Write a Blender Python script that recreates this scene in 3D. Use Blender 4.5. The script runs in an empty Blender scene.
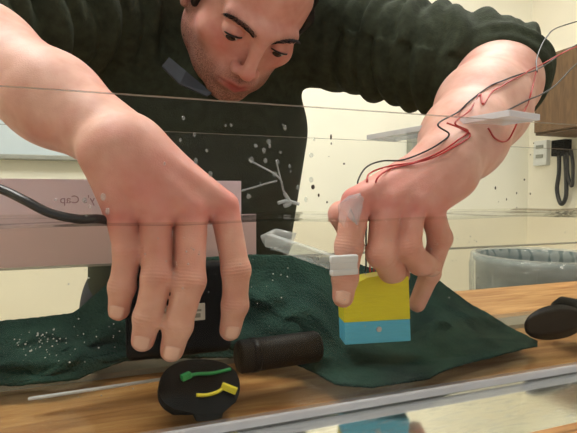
import bpy, bmesh, math, random
import numpy as np
from mathutils import Vector, Matrix

rng = np.random.default_rng(7)
random.seed(7)
sc = bpy.context.scene
col = sc.collection

# ------------------------------------------------------------------ camera, world, exposure
EYE = 0.17                      # camera height over the table top (table top is z = 0)
F = 453.0
YAW, TILT = math.radians(19.0), math.radians(2.72)
fwd = np.array([math.sin(YAW) * math.cos(TILT), math.cos(YAW) * math.cos(TILT), -math.sin(TILT)])
rgt = np.array([math.cos(YAW), -math.sin(YAW), 0.0])
upv = np.cross(rgt, fwd)
CAM = np.array([0.0, 0.0, EYE])

cam = bpy.data.cameras.new('camera')
cam.sensor_width = 36.0
cam.lens = 36.0 * F / 577.0
cam.clip_start = 0.01
co = bpy.data.objects.new('camera', cam)
col.objects.link(co)
co.matrix_world = Matrix(((rgt[0], upv[0], -fwd[0], 0), (rgt[1], upv[1], -fwd[1], 0),
                          (rgt[2], upv[2], -fwd[2], EYE), (0, 0, 0, 1)))
sc.camera = co

world = bpy.data.worlds.new('world')
sc.world = world
world.use_nodes = True
bg = world.node_tree.nodes['Background']
bg.inputs[0].default_value = (1.0, 0.965, 0.92, 1)
bg.inputs[1].default_value = 0.60
sc.view_settings.view_transform = 'Standard'
sc.view_settings.look = 'None'
sc.view_settings.gamma = 1.0
sc.view_settings.use_curve_mapping = False
sc.view_settings.exposure = 0.0
sc.cycles.transparent_max_bounces = 48
sc.cycles.max_bounces = 10
LAMP = 14.5                     # emission strength of the ceiling lamps


def PD(px, py, D):
    """pixel + distance along the view axis -> world point"""
    v = fwd + (px - 288.5) / F * rgt - (py - 216.5) / F * upv
    return CAM + v * D


def P(px, py, Y):
    v = fwd + (px - 288.5) / F * rgt - (py - 216.5) / F * upv
    return CAM + v * (Y / v[1])


def PZ(px, py, z):
    v = fwd + (px - 288.5) / F * rgt - (py - 216.5) / F * upv
    return CAM + v * ((z - EYE) / v[2])


# tank dimensions
YF, YB = 0.290, 0.452           # outer faces of the front and back panel
PT = 0.005                      # acrylic thickness
Z_PLATE = 0.0136                 # top of the base plate
Z_TABLE = 0.0082
Z_FLOOR0, Z_FLOOR = 0.0138, 0.0199
Z_TOP = EYE + 0.0604
Z_WATER = EYE - 0.0196
TX0, TX1 = -0.42, 0.95


# ------------------------------------------------------------------ helpers
def tag(o, label=None, cat=None, group=None, kind=None):
    if label: o['label'] = label
    if cat: o['category'] = cat
    if group: o['group'] = group
    if kind: o['kind'] = kind
    return o


def empty(name, loc, label, cat, group=None):
    o = bpy.data.objects.new(name, None)
    o.location = Vector(loc)
    o.empty_display_size = 0.02
    col.objects.link(o)
    return tag(o, label, cat, group)


def link(name, me, mat, parent=None, smooth=True):
    """mesh given in world coordinates; parent keeps the world place"""
    o = bpy.data.objects.new(name, me)
    col.objects.link(o)
    if mat is not None:
        for m in (mat if isinstance(mat, (list, tuple)) else [mat]):
            me.materials.append(m)
    if smooth:
        me.polygons.foreach_set('use_smooth', [True] * len(me.polygons))
    if parent is not None:
        o.parent = parent
        # meshes carry world coordinates: undo the place of the Empty; a mesh part already stands at the world origin
        if parent.type == 'EMPTY':
            o.matrix_parent_inverse = Matrix.Translation(-parent.location)
    return o


def from_bm(name, bm, mat, parent=None, smooth=True):
    me = bpy.data.meshes.new(name)
    bm.normal_update()
    bm.to_mesh(me)
    bm.free()
    return link(name, me, mat, parent, smooth)


def from_np(name, V, Fc, mat, parent=None, smooth=True):
    me = bpy.data.meshes.new(name)
    me.from_pydata([tuple(map(float, v)) for v in V], [], [tuple(map(int, f)) for f in Fc])
    me.update()
    return link(name, me, mat, parent, smooth)


def add_box(bm, lo, hi, bev=0.0, seg=2, M=None):
    r = bmesh.ops.create_cube(bm, size=1.0)
    vs = r['verts']
    lo, hi = np.array(lo, float), np.array(hi, float)
    for v in vs:
        v.co = Vector(((lo + hi) / 2 + np.array(v.co) * (hi - lo)).tolist())
    if bev > 0:
        es = list({e for v in vs for e in v.link_edges})
        r = bmesh.ops.bevel(bm, geom=es, offset=bev, segments=seg, profile=0.5, affect='EDGES')
        vs = list({v for f in r['faces'] for v in f.verts} | {v for v in vs if v.is_valid})
    if M is not None:
        # collect whole island
        todo, seen = list(vs), set(vs)
        while todo:
            v = todo.pop()
            for e in v.link_edges:
                w = e.other_vert(v)
                if w not in seen:
                    seen.add(w); todo.append(w)
        for v in seen:
            v.co = M @ v.co
    return bm


def box(name, lo, hi, mat, parent=None, bev=0.0, M=None, seg=2):
    bm = bmesh.new()
    add_box(bm, lo, hi, bev, seg, M)
    return from_bm(name, bm, mat, parent, smooth=False)


def catmull(pts, n=10):
    pts = [np.array(p, float) for p in pts]
    pts = [2 * pts[0] - pts[1]] + pts + [2 * pts[-1] - pts[-2]]
    out = []
    for i in range(1, len(pts) - 2):
        p0, p1, p2, p3 = pts[i - 1:i + 3]
        for k in range(n):
            t = k / n
            out.append(0.5 * (2 * p1 + (p2 - p0) * t + (2 * p0 - 5 * p1 + 4 * p2 - p3) * t * t + (3 * p1 - p0 - 3 * p2 + p3) * t ** 3))
    out.append(pts[-2])
    return out


def add_tube(bm, pts, rad, seg=8):
    pts = [np.array(p, float) for p in pts]
    n = len(pts)
    rad = list(rad) if hasattr(rad, '__len__') else [rad] * n
    T = [pts[min(i + 1, n - 1)] - pts[max(i - 1, 0)] for i in range(n)]
    T = [t / (np.linalg.norm(t) + 1e-12) for t in T]
    a = np.array([0, 0, 1.0]) if abs(T[0][2]) < 0.9 else np.array([1.0, 0, 0])
    N = np.cross(T[0], a); N /= np.linalg.norm(N)
    rings = []
    for i in range(n):
        N = N - T[i] * np.dot(N, T[i]); N /= np.linalg.norm(N)
        B = np.cross(T[i], N)
        rings.append([bm.verts.new(Vector((pts[i] + rad[i] * (math.cos(2 * math.pi * k / seg) * N + math.sin(2 * math.pi * k / seg) * B)).tolist())) for k in range(seg)])
    for i in range(n - 1):
        for k in range(seg):
            bm.faces.new((rings[i][k], rings[i][(k + 1) % seg], rings[i + 1][(k + 1) % seg], rings[i + 1][k]))
    bm.faces.new(rings[0][::-1]); bm.faces.new(rings[-1])
    return bm


def tube(name, pts, rad, mat, parent=None, seg=8):
    bm = bmesh.new()
    add_tube(bm, pts, rad, seg)
    return from_bm(name, bm, mat, parent)


def add_prism(bm, outline, t0, t1, M=None):
    """closed 2-D outline (x, y) extruded from z = t0 to t1, then moved by M"""
    a = [bm.verts.new((x, y, t0)) for x, y in outline]
    b = [bm.verts.new((x, y, t1)) for x, y in outline]
    n = len(a)
    fs = [bm.faces.new(a[::-1]), bm.faces.new(b)]
    for i in range(n):
        fs.append(bm.faces.new((a[i], a[(i + 1) % n], b[(i + 1) % n], b[i])))
    if M is not None:
        for v in a + b:
            v.co = M @ v.co
    return fs


def frame(o, x, y, z):
    """matrix from origin and three axis vectors"""
    return Matrix(((x[0], y[0], z[0], o[0]), (x[1], y[1], z[1], o[1]), (x[2], y[2], z[2], o[2]), (0, 0, 0, 1)))


# ------------------------------------------------------------------ materials
def new_mat(name):
    m = bpy.data.materials.new(name)
    m.use_nodes = True
    nt = m.node_tree
    nt.nodes.clear()
    out = nt.nodes.new('ShaderNodeOutputMaterial')
    return m, nt, out


def N(nt, typ, **kw):
    n = nt.nodes.new(typ)
    for k, v in kw.items():
        if k in n.inputs.keys() if hasattr(n.inputs, 'keys') else False:
            n.inputs[k].default_value = v
        else:
            setattr(n, k, v)
    return n


def srgb(r, g, b):
    f = lambda c: (c / 255 / 12.92) if c / 255 <= 0.04045 else ((c / 255 + 0.055) / 1.055) ** 2.4
    return (f(r), f(g), f(b), 1.0)


def pmat(name, color, rough=0.5, var=0.12, scale=40.0, bump=0.0, bscale=200.0, spec=0.5, sss=0.0, metal=0.0, stretch=(1, 1, 1)):
    """principled surface with noise variation of the colour and a fine relief"""
    m, nt, out = new_mat(name)
    b = N(nt, 'ShaderNodeBsdfPrincipled')
    b.inputs['Roughness'].default_value = rough
    b.inputs['Specular IOR Level'].default_value = spec
    b.inputs['Metallic'].default_value = metal
    tc = N(nt, 'ShaderNodeTexCoord')
    mp = N(nt, 'ShaderNodeMapping')
    mp.inputs['Scale'].default_value = stretch
    nt.links.new(tc.outputs['Object'], mp.inputs['Vector'])
    nz = N(nt, 'ShaderNodeTexNoise')
    nz.inputs['Scale'].default_value = scale
    nz.inputs['Detail'].default_value = 6
    nt.links.new(mp.outputs[0], nz.inputs['Vector'])
    rp = N(nt, 'ShaderNodeValToRGB')
    c = np.array(color[:3])
    rp.color_ramp.elements[0].position, rp.color_ramp.elements[1].position = 0.3, 0.7
    rp.color_ramp.elements[0].color = (*np.clip(c * (1 - var), 0, 1), 1)
    rp.color_ramp.elements[1].color = (*np.clip(c * (1 + var), 0, 1), 1)
    nt.links.new(nz.outputs['Fac'], rp.inputs[0])
    nt.links.new(rp.outputs[0], b.inputs['Base Color'])
    if sss > 0:
        b.inputs['Subsurface Weight'].default_value = sss
        b.inputs['Subsurface Radius'].default_value = (0.006, 0.0025, 0.0012)
        b.inputs['Subsurface Scale'].default_value = 1.0
    if bump > 0:
        n2 = N(nt, 'ShaderNodeTexNoise')
        n2.inputs['Scale'].default_value = bscale
        n2.inputs['Detail'].default_value = 4
        nt.links.new(mp.outputs[0], n2.inputs['Vector'])
        bp = N(nt, 'ShaderNodeBump')
        bp.inputs['Strength'].default_value = 0.6
        bp.inputs['Distance'].default_value = bump
        nt.links.new(n2.outputs['Fac'], bp.inputs['Height'])
        nt.links.new(bp.outputs[0], b.inputs['Normal'])
    nt.links.new(b.outputs[0], out.inputs[0])
    return m


def clear_mat(name, tint=(1, 1, 1), ior=1.49, haze=0.0, hazecol=(0.8, 0.85, 0.85), rough=0.02, wave=0.0, wscale=20.0, scratch=0.0):
    """see-through sheet: straight transmission, a Fresnel gloss and some surface haze"""
    m, nt, out = new_mat(name)
    tr = N(nt, 'ShaderNodeBsdfTransparent'); tr.inputs[0].default_value = (*tint, 1)
    gl = N(nt, 'ShaderNodeBsdfGlossy'); gl.inputs['Roughness'].default_value = rough
    fr = N(nt, 'ShaderNodeFresnel'); fr.inputs[0].default_value = ior
    mx = N(nt, 'ShaderNodeMixShader')
    tc = N(nt, 'ShaderNodeTexCoord')
    if wave > 0:
        nz = N(nt, 'ShaderNodeTexNoise'); nz.inputs['Scale'].default_value = wscale; nz.inputs['Detail'].default_value = 2
        nt.links.new(tc.outputs['Object'], nz.inputs['Vector'])
        bp = N(nt, 'ShaderNodeBump'); bp.inputs['Distance'].default_value = wave; bp.inputs['Strength'].default_value = 1.0
        nt.links.new(nz.outputs['Fac'], bp.inputs['Height'])
        nt.links.new(bp.outputs[0], gl.inputs['Normal'])
    ge = N(nt, 'ShaderNodeNewGeometry')
    sb_ = N(nt, 'ShaderNodeMath'); sb_.operation = 'SUBTRACT'; sb_.inputs[0].default_value = 1.0
    nt.links.new(ge.outputs['Backfacing'], sb_.inputs[1])
    ml = N(nt, 'ShaderNodeMath'); ml.operation = 'MULTIPLY'
    nt.links.new(fr.outputs[0], ml.inputs[0]); nt.links.new(sb_.outputs[0], ml.inputs[1])
    nt.links.new(ml.outputs[0], mx.inputs[0])
    nt.links.new(tr.outputs[0], mx.inputs[1])
    nt.links.new(gl.outputs[0], mx.inputs[2])
    last = mx
    if haze > 0 or scratch > 0:
        df = N(nt, 'ShaderNodeBsdfDiffuse'); df.inputs[0].default_value = (*hazecol, 1)
        m2 = N(nt, 'ShaderNodeMixShader')
        n3 = N(nt, 'ShaderNodeTexNoise'); n3.inputs['Scale'].default_value = 14.0; n3.inputs['Detail'].default_value = 5
        mp = N(nt, 'ShaderNodeMapping'); mp.inputs['Scale'].default_value = (0.6, 1, 2.5)
        nt.links.new(tc.outputs['Object'], mp.inputs['Vector'])
        nt.links.new(mp.outputs[0], n3.inputs['Vector'])
        rr = N(nt, 'ShaderNodeMapRange')
        rr.inputs['From Min'].default_value = 0.35; rr.inputs['From Max'].default_value = 0.8
        rr.inputs['To Min'].default_value = haze; rr.inputs['To Max'].default_value = haze + scratch
        nt.links.new(n3.outputs['Fac'], rr.inputs['Value'])
        nt.links.new(rr.outputs[0], m2.inputs[0])
        nt.links.new(mx.outputs[0], m2.inputs[1])
        nt.links.new(df.outputs[0], m2.inputs[2])
        last = m2
    nt.links.new(last.outputs[0], out.inputs[0])
    return m


def wood_mat(name, c0, c1, stretch, scale=6.0, rough=0.45):
    m, nt, out = new_mat(name)
    b = N(nt, 'ShaderNodeBsdfPrincipled'); b.inputs['Roughness'].default_value = rough
    tc = N(nt, 'ShaderNodeTexCoord'); mp = N(nt, 'ShaderNodeMapping'); mp.inputs['Scale'].default_value = stretch
    nt.links.new(tc.outputs['Object'], mp.inputs['Vector'])
    nz = N(nt, 'ShaderNodeTexNoise'); nz.inputs['Scale'].default_value = scale; nz.inputs['Detail'].default_value = 9; nz.inputs['Distortion'].default_value = 0.7
    nt.links.new(mp.outputs[0], nz.inputs['Vector'])
    rp = N(nt, 'ShaderNodeValToRGB')
    rp.color_ramp.elements[0].position, rp.color_ramp.elements[1].position = 0.35, 0.68
    rp.color_ramp.elements[0].color = c0; rp.color_ramp.elements[1].color = c1
    nt.links.new(nz.outputs['Fac'], rp.inputs[0])
    nt.links.new(rp.outputs[0], b.inputs['Base Color'])
    bp = N(nt, 'ShaderNodeBump'); bp.inputs['Distance'].default_value = 0.0004
    nt.links.new(nz.outputs['Fac'], bp.inputs['Height']); nt.links.new(bp.outputs[0], b.inputs['Normal'])
    nt.links.new(b.outputs[0], out.inputs[0])
    return m


def emit_mat(name, color, strength):
    m, nt, out = new_mat(name)
    e = N(nt, 'ShaderNodeEmission'); e.inputs[0].default_value = color; e.inputs[1].default_value = strength
    nt.links.new(e.outputs[0], out.inputs[0])
    return m


def skin_mat():
    """skin: the point attribute 'skin_mask' holds (redness, stubble, lips)"""
    m, nt, out = new_mat('skin')
    b = N(nt, 'ShaderNodeBsdfPrincipled')
    b.inputs['Roughness'].default_value = 0.5
    b.inputs['Specular IOR Level'].default_value = 0.25
    b.inputs['Subsurface Weight'].default_value = 0.25
    b.inputs['Subsurface Radius'].default_value = (0.006, 0.0022, 0.0012)
    b.inputs['Subsurface Scale'].default_value = 0.8
    at = N(nt, 'ShaderNodeAttribute'); at.attribute_name = 'skin_mask'
    sep = N(nt, 'ShaderNodeSeparateColor'); nt.links.new(at.outputs['Color'], sep.inputs[0])
    tc = N(nt, 'ShaderNodeTexCoord')
    n1 = N(nt, 'ShaderNodeTexNoise'); n1.inputs['Scale'].default_value = 55; n1.inputs['Detail'].default_value = 5
    nt.links.new(tc.outputs['Object'], n1.inputs['Vector'])
    rp = N(nt, 'ShaderNodeValToRGB')
    rp.color_ramp.elements[0].position, rp.color_ramp.elements[1].position = 0.3, 0.72
    rp.color_ramp.elements[0].color = srgb(203, 155, 138); rp.color_ramp.elements[1].color = srgb(223, 181, 166)
    nt.links.new(n1.outputs['Fac'], rp.inputs[0])

    def mixc(fac, c_in, c2):
        x = N(nt, 'ShaderNodeMix'); x.data_type = 'RGBA'
        nt.links.new(fac, x.inputs[0]); nt.links.new(c_in, x.inputs[6]); x.inputs[7].default_value = c2
        return x.outputs[2]
    # redness broken up by noise
    n2 = N(nt, 'ShaderNodeTexNoise'); n2.inputs['Scale'].default_value = 90; n2.inputs['Detail'].default_value = 4
    nt.links.new(tc.outputs['Object'], n2.inputs['Vector'])
    mr = N(nt, 'ShaderNodeMapRange'); mr.inputs['From Min'].default_value = 0.3; mr.inputs['From Max'].default_value = 0.65
    mr.inputs['To Min'].default_value = 0.7; mr.inputs['To Max'].default_value = 1.0
    nt.links.new(n2.outputs['Fac'], mr.inputs['Value'])
    mu = N(nt, 'ShaderNodeMath'); mu.operation = 'MULTIPLY'
    nt.links.new(sep.outputs[0], mu.inputs[0]); nt.links.new(mr.outputs[0], mu.inputs[1])
    c = mixc(mu.outputs[0], rp.outputs[0], srgb(206, 106, 104))
    # stubble
    n3 = N(nt, 'ShaderNodeTexNoise'); n3.inputs['Scale'].default_value = 700; n3.inputs['Detail'].default_value = 2
    nt.links.new(tc.outputs['Object'], n3.inputs['Vector'])
    mr3 = N(nt, 'ShaderNodeMapRange'); mr3.inputs['From Min'].default_value = 0.35; mr3.inputs['From Max'].default_value = 0.65
    mr3.inputs['To Min'].default_value = 0.35; mr3.inputs['To Max'].default_value = 0.95
    nt.links.new(n3.outputs['Fac'], mr3.inputs['Value'])
    mu3 = N(nt, 'ShaderNodeMath'); mu3.operation = 'MULTIPLY'
    nt.links.new(sep.outputs[1], mu3.inputs[0]); nt.links.new(mr3.outputs[0], mu3.inputs[1])
    c = mixc(mu3.outputs[0], c, srgb(88, 62, 50))
    c = mixc(sep.outputs[2], c, srgb(160, 80, 76))
    nt.links.new(c, b.inputs['Base Color'])
    # skin grain
    n4 = N(nt, 'ShaderNodeTexVoronoi'); n4.inputs['Scale'].default_value = 900
    nt.links.new(tc.outputs['Object'], n4.inputs['Vector'])
    n5 = N(nt, 'ShaderNodeTexNoise'); n5.inputs['Scale'].default_value = 160; n5.inputs['Detail'].default_value = 5
    nt.links.new(tc.outputs['Object'], n5.inputs['Vector'])
    ad = N(nt, 'ShaderNodeMath'); ad.operation = 'MULTIPLY_ADD'
    nt.links.new(n5.outputs['Fac'], ad.inputs[0]); ad.inputs[1].default_value = 2.0; nt.links.new(n4.outputs['Distance'], ad.inputs[2])
    bp = N(nt, 'ShaderNodeBump'); bp.inputs['Distance'].default_value = 0.00022; bp.inputs['Strength'].default_value = 0.45
    nt.links.new(ad.outputs[0], bp.inputs['Height'])
    # creases across the finger joints
    ac = N(nt, 'ShaderNodeAttribute'); ac.attribute_name = 'skin_crease'
    sc2 = N(nt, 'ShaderNodeSeparateColor'); nt.links.new(ac.outputs['Color'], sc2.inputs[0])
    w1 = N(nt, 'ShaderNodeMath'); w1.operation = 'MULTIPLY_ADD'
    nt.links.new(n5.outputs['Fac'], w1.inputs[0]); w1.inputs[1].default_value = 0.0016; nt.links.new(sc2.outputs[0], w1.inputs[2])
    w2 = N(nt, 'ShaderNodeMath'); w2.operation = 'MULTIPLY'; nt.links.new(w1.outputs[0], w2.inputs[0]); w2.inputs[1].default_value = 2600.0
    w3 = N(nt, 'ShaderNodeMath'); w3.operation = 'SINE'; nt.links.new(w2.outputs[0], w3.inputs[0])
    w4 = N(nt, 'ShaderNodeMath'); w4.operation = 'MULTIPLY'; nt.links.new(w3.outputs[0], w4.inputs[0]); nt.links.new(sc2.outputs[1], w4.inputs[1])
    b2 = N(nt, 'ShaderNodeBump'); b2.inputs['Distance'].default_value = 0.00022; b2.inputs['Strength'].default_value = 0.45
    nt.links.new(w4.outputs[0], b2.inputs['Height']); nt.links.new(bp.outputs[0], b2.inputs['Normal'])
    nt.links.new(b2.outputs[0], b.inputs['Normal'])
    nt.links.new(b.outputs[0], out.inputs[0])
    return m


M_WALL = pmat('wall_paint', srgb(248, 245, 227), 0.7, 0.03, 3, 0.0005, 60)
M_WALL2 = pmat('side_wall_paint', srgb(246, 240, 222), 0.7, 0.03, 3, 0.0005, 60)
M_CEIL = pmat('ceiling_paint', srgb(235, 232, 220), 0.8, 0.03, 5)
M_FLOOR = pmat('floor_vinyl', srgb(170, 160, 140), 0.4, 0.1, 8)
M_WOOD = wood_mat('table_wood', srgb(164, 112, 62), srgb(214, 168, 112), (2.2, 16, 16), 5.0)
M_BROWN = wood_mat('cabinet_wood', srgb(90, 66, 42), srgb(112, 85, 56), (12, 12, 2), 4.0)
M_ACRYL = clear_mat('clear_acrylic', (0.98, 0.985, 0.98), 1.19, 0.0, scratch=0.006)
M_EDGE = clear_mat('acrylic_edge', (0.75, 0.78, 0.77), 1.5, 0.45, (0.62, 0.62, 0.6))
M_FROST = clear_mat('sawn_acrylic_edge', (0.86, 0.87, 0.90), 1.5, 0.5, (0.70, 0.71, 0.76), 0.2, scratch=0.25)
M_WATERTOP = clear_mat('water_surface', (0.96, 0.98, 0.97), 1.33, 0.0, rough=0.03, wave=0.004, wscale=16)
M_WATERSIDE = clear_mat('water_body', (0.945, 0.922, 0.878), 1.02)
M_PAPER = pmat('pink_paper', srgb(249, 234, 242), 0.8, 0.04, 12)
nt_ = M_PAPER.node_tree
t_ = N(nt_, 'ShaderNodeBsdfTranslucent'); t_.inputs[0].default_value = srgb(250, 236, 244)
mx_ = N(nt_, 'ShaderNodeMixShader'); mx_.inputs[0].default_value = 0.5
pb_ = next(n for n in nt_.nodes if n.type == 'BSDF_PRINCIPLED'); po_ = next(n for n in nt_.nodes if n.type == 'OUTPUT_MATERIAL')
nt_.links.new(pb_.outputs[0], mx_.inputs[1]); nt_.links.new(t_.outputs[0], mx_.inputs[2]); nt_.links.new(mx_.outputs[0], po_.inputs[0])
M_INK = pmat('grey_ink', srgb(178, 142, 152), 0.8, 0.05)
M_BLACK = pmat('black_plastic', (0.006, 0.006, 0.007), 0.4, 0.3, 60, spec=0.15)
M_BLACKM = pmat('black_matt_plastic', (0.007, 0.007, 0.007), 0.6, 0.3, 60, spec=0.06)
M_RUBBER = pmat('black_cable', (0.012, 0.012, 0.014), 0.35, 0.2)
M_BROWNBAR = pmat('dark_brown_metal', srgb(24, 21, 18), 0.55, 0.3, 40, spec=0.2)
M_YELLOW = pmat('yellow_print', srgb(222, 214, 20), 0.5, 0.06, 60, 0.0003, 120, stretch=(1, 1, 12))
M_BLUE = pmat('blue_print', srgb(86, 186, 226), 0.5, 0.06, 60, 0.0003, 120, stretch=(1, 1, 12))
M_STEEL = pmat('screw_steel', (0.6, 0.6, 0.6), 0.3, 0.1, metal=0.9)
M_GREENTIE = pmat('green_nylon', srgb(40, 150, 84), 0.4, 0.05)
M_YELTIE = pmat('yellow_nylon', srgb(226, 214, 50), 0.4, 0.05)
M_RED = pmat('red_wire', srgb(176, 40, 36), 0.4, 0.08)
M_WIRE = pmat('black_wire', (0.012, 0.01, 0.01), 0.4, 0.1)
M_WHITE = pmat('white_label', srgb(226, 228, 224), 0.5, 0.03)
M_GREY = pmat('grey_plastic', srgb(150, 152, 142), 0.5, 0.08)
M_TAPE = clear_mat('white_tape', (0.85, 0.88, 0.9), 1.45, 0.62, (0.82, 0.86, 0.92), 0.2, scratch=0.3)
M_CLEARROD = clear_mat('hazy_acrylic', (0.86, 0.9, 0.9), 1.5, 0.16, (0.80, 0.84, 0.86), 0.1, scratch=0.35)
M_FILM = clear_mat('wet_highlight', (0.97, 0.97, 0.98), 1.5, 0.05, (0.9, 0.92, 0.95), 0.08, scratch=0.55)
M_DROP = clear_mat('water_drop', (0.9, 0.92, 0.92), 1.45, 0.12, (0.85, 0.9, 0.92))
M_BUBBLE = clear_mat('air_bubble', (0.9, 0.92, 0.92), 1.6, 0.45, (0.85, 0.9, 0.88))
M_DARKDROP = pmat('dark_drop', srgb(70, 66, 56), 0.6, 0.2)
M_BOARD = pmat('pale_blue_board', srgb(196, 208, 212), 0.4, 0.04, 6)
M_BIN = pmat('grey_bin', srgb(78, 96, 100), 0.5, 0.08)
M_BAG = clear_mat('bin_liner', (0.9, 0.92, 0.92), 1.45, 0.17, (0.72, 0.78, 0.8), 0.15, wave=0.01, wscale=30, scratch=0.15)
M_SWEATER = pmat('olive_knit', srgb(54, 60, 47), 0.9, 0.26, 90, 0.0012, 420, spec=0.15)
M_LINING = pmat('slate_lining', srgb(50, 56, 63), 0.8, 0.1, 60)
M_JEANS = pmat('dark_denim', srgb(34, 40, 54), 0.85, 0.2, 120)
M_SHOE = pmat('shoe_leather', srgb(40, 34, 30), 0.5, 0.2)
M_HAIR = pmat('dark_hair', srgb(26, 20, 17), 0.5, 0.4, 80, 0.001, 500)
M_EYE = pmat('eye_white', srgb(200, 190, 180), 0.15, 0.03)
M_IRIS = pmat('iris_brown', srgb(44, 30, 22), 0.12, 0.2)
M_NAIL = pmat('fingernail', srgb(226, 184, 170), 0.22, 0.04)
M_SKIN = skin_mat()


def cloth_mat():
    m, nt, out = new_mat('green_terry')
    b = N(nt, 'ShaderNodeBsdfPrincipled'); b.inputs['Roughness'].default_value = 0.95
    b.inputs['Specular IOR Level'].default_value = 0.1
    tc = N(nt, 'ShaderNodeTexCoord')
    n1 = N(nt, 'ShaderNodeTexNoise'); n1.inputs['Scale'].default_value = 22; n1.inputs['Detail'].default_value = 6
    n2 = N(nt, 'ShaderNodeTexNoise'); n2.inputs['Scale'].default_value = 420; n2.inputs['Detail'].default_value = 3
    for n in (n1, n2): nt.links.new(tc.outputs['Object'], n.inputs['Vector'])
    rp = N(nt, 'ShaderNodeValToRGB')
    rp.color_ramp.elements[0].position, rp.color_ramp.elements[1].position = 0.3, 0.72
    rp.color_ramp.elements[0].color = srgb(31, 53, 48); rp.color_ramp.elements[1].color = srgb(54, 84, 75)
    nt.links.new(n1.outputs['Fac'], rp.inputs[0]); nt.links.new(rp.outputs[0], b.inputs['Base Color'])
    bp = N(nt, 'ShaderNodeBump'); bp.inputs['Distance'].default_value = 0.0025; bp.inputs['Strength'].default_value = 0.9
    nt.links.new(n2.outputs['Fac'], bp.inputs['Height']); nt.links.new(bp.outputs[0], b.inputs['Normal'])
    nt.links.new(b.outputs[0], out.inputs[0])
    return m


def mirror_mat():
    m, nt, out = new_mat('polished_base_acrylic')
    g = N(nt, 'ShaderNodeBsdfGlossy'); g.inputs[0].default_value = (0.90, 0.92, 0.90, 1); g.inputs['Roughness'].default_value = 0.10
    d = N(nt, 'ShaderNodeBsdfDiffuse'); d.inputs[0].default_value = (0.45, 0.48, 0.5, 1)
    mx = N(nt, 'ShaderNodeMixShader')
    tc = N(nt, 'ShaderNodeTexCoord'); mp = N(nt, 'ShaderNodeMapping'); mp.inputs['Scale'].default_value = (3, 14, 1)
    n = N(nt, 'ShaderNodeTexNoise'); n.inputs['Scale'].default_value = 22; n.inputs['Detail'].default_value = 7
    nt.links.new(tc.outputs['Object'], mp.inputs[0]); nt.links.new(mp.outputs[0], n.inputs['Vector'])
    mr = N(nt, 'ShaderNodeMapRange'); mr.inputs['From Min'].default_value = 0.5; mr.inputs['From Max'].default_value = 0.8
    mr.inputs['To Min'].default_value = 0.03; mr.inputs['To Max'].default_value = 0.30
    nt.links.new(n.outputs['Fac'], mr.inputs[0]); nt.links.new(mr.outputs[0], mx.inputs[0])
    bp = N(nt, 'ShaderNodeBump'); bp.inputs['Distance'].default_value = 0.00004; bp.inputs['Strength'].default_value = 0.25
    nt.links.new(n.outputs['Fac'], bp.inputs['Height']); nt.links.new(bp.outputs[0], g.inputs['Normal'])
    nt.links.new(g.outputs[0], mx.inputs[1]); nt.links.new(d.outputs[0], mx.inputs[2])
    nt.links.new(mx.outputs[0], out.inputs[0])
    return m


M_TOWEL = cloth_mat()
M_MIRROR = mirror_mat()

# ------------------------------------------------------------------ room shell
YW, XW, XL, YN = 2.0, 2.13, -1.9, -1.6
ZFLR, ZCEI = -0.75, 1.75
tag(box('wall_back', (XL - .1, YW, ZFLR - .05), (XW + .1, YW + .1, ZCEI + .05), M_WALL), kind='structure')
tag(box('wall_right', (XW, YN, ZFLR - .05), (XW + .1, YW, ZCEI + .05), M_WALL2), kind='structure')
tag(box('wall_left', (XL - .1, YN, ZFLR - .05), (XL, YW, ZCEI + .05), M_WALL), kind='structure')
tag(box('floor', (XL, YN, ZFLR - .05), (XW, YW, ZFLR), M_FLOOR), kind='structure')
tag(box('ceiling', (XL, YN, ZCEI), (XW, YW, ZCEI + .05), M_CEIL), kind='structure')
tag(box('baseboard_back', (XL, YW - .012, ZFLR), (XW - .012, YW, ZFLR + .09), M_CEIL, bev=.003), kind='structure')
tag(box('baseboard_right', (XW - .012, YN, ZFLR), (XW, YW, ZFLR + .09), M_CEIL, bev=.003), kind='structure')

M_LAMP = emit_mat('lamp_diffuser', (1.0, 0.975, 0.93, 1), LAMP)
for i, (lx, ly, lab) in enumerate(((-0.55, 0.75, 'ceiling light panel above the left end of the tank'),
                                   (0.95, 0.75, 'ceiling light panel above the right end of the tank'))):
    e = empty('ceiling_light', (lx, ly, ZCEI), lab, 'light')
    bm = bmesh.new()
    for lo, hi in (((-.32, -.62, -.05), (-.30, .62, 0)), ((.30, -.62, -.05), (.32, .62, 0)), ((-.3, -.62, -.05), (.3, -.6, 0)), ((-.3, .6, -.05), (.3, .62, 0))):
        add_box(bm, np.array(lo) + (lx, ly, ZCEI), np.array(hi) + (lx, ly, ZCEI))
    from_bm('lamp_frame', bm, M_GREY, e, False)
    box('diffuser', (lx - .298, ly - .598, ZCEI - .035), (lx + .298, ly + .598, ZCEI - .015), M_LAMP, e)

# table
table = empty('table', (0.35, 0.35, ZFLR), 'light plywood work table carrying the water tank', 'table')
TY0, TY1 = 0.10, 0.625
box('tabletop', (-0.75, TY0, -0.02), (1.45, TY1, Z_TABLE), M_WOOD, table, bev=.002)
for lx in (-0.68, 1.38):
    for ly in (TY0 + .06, TY1 - .06):
        box('leg', (lx - .03, ly - .03, ZFLR), (lx + .03, ly + .03, -0.02), M_WOOD, table, bev=.003)
box('apron', (-0.65, TY0 + .05, -0.10), (1.35, TY0 + .07, -0.02), M_WOOD, table)
box('apron', (-0.65, TY1 - .07, -0.10), (1.35, TY1 - .05, -0.02), M_WOOD, table)

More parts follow.
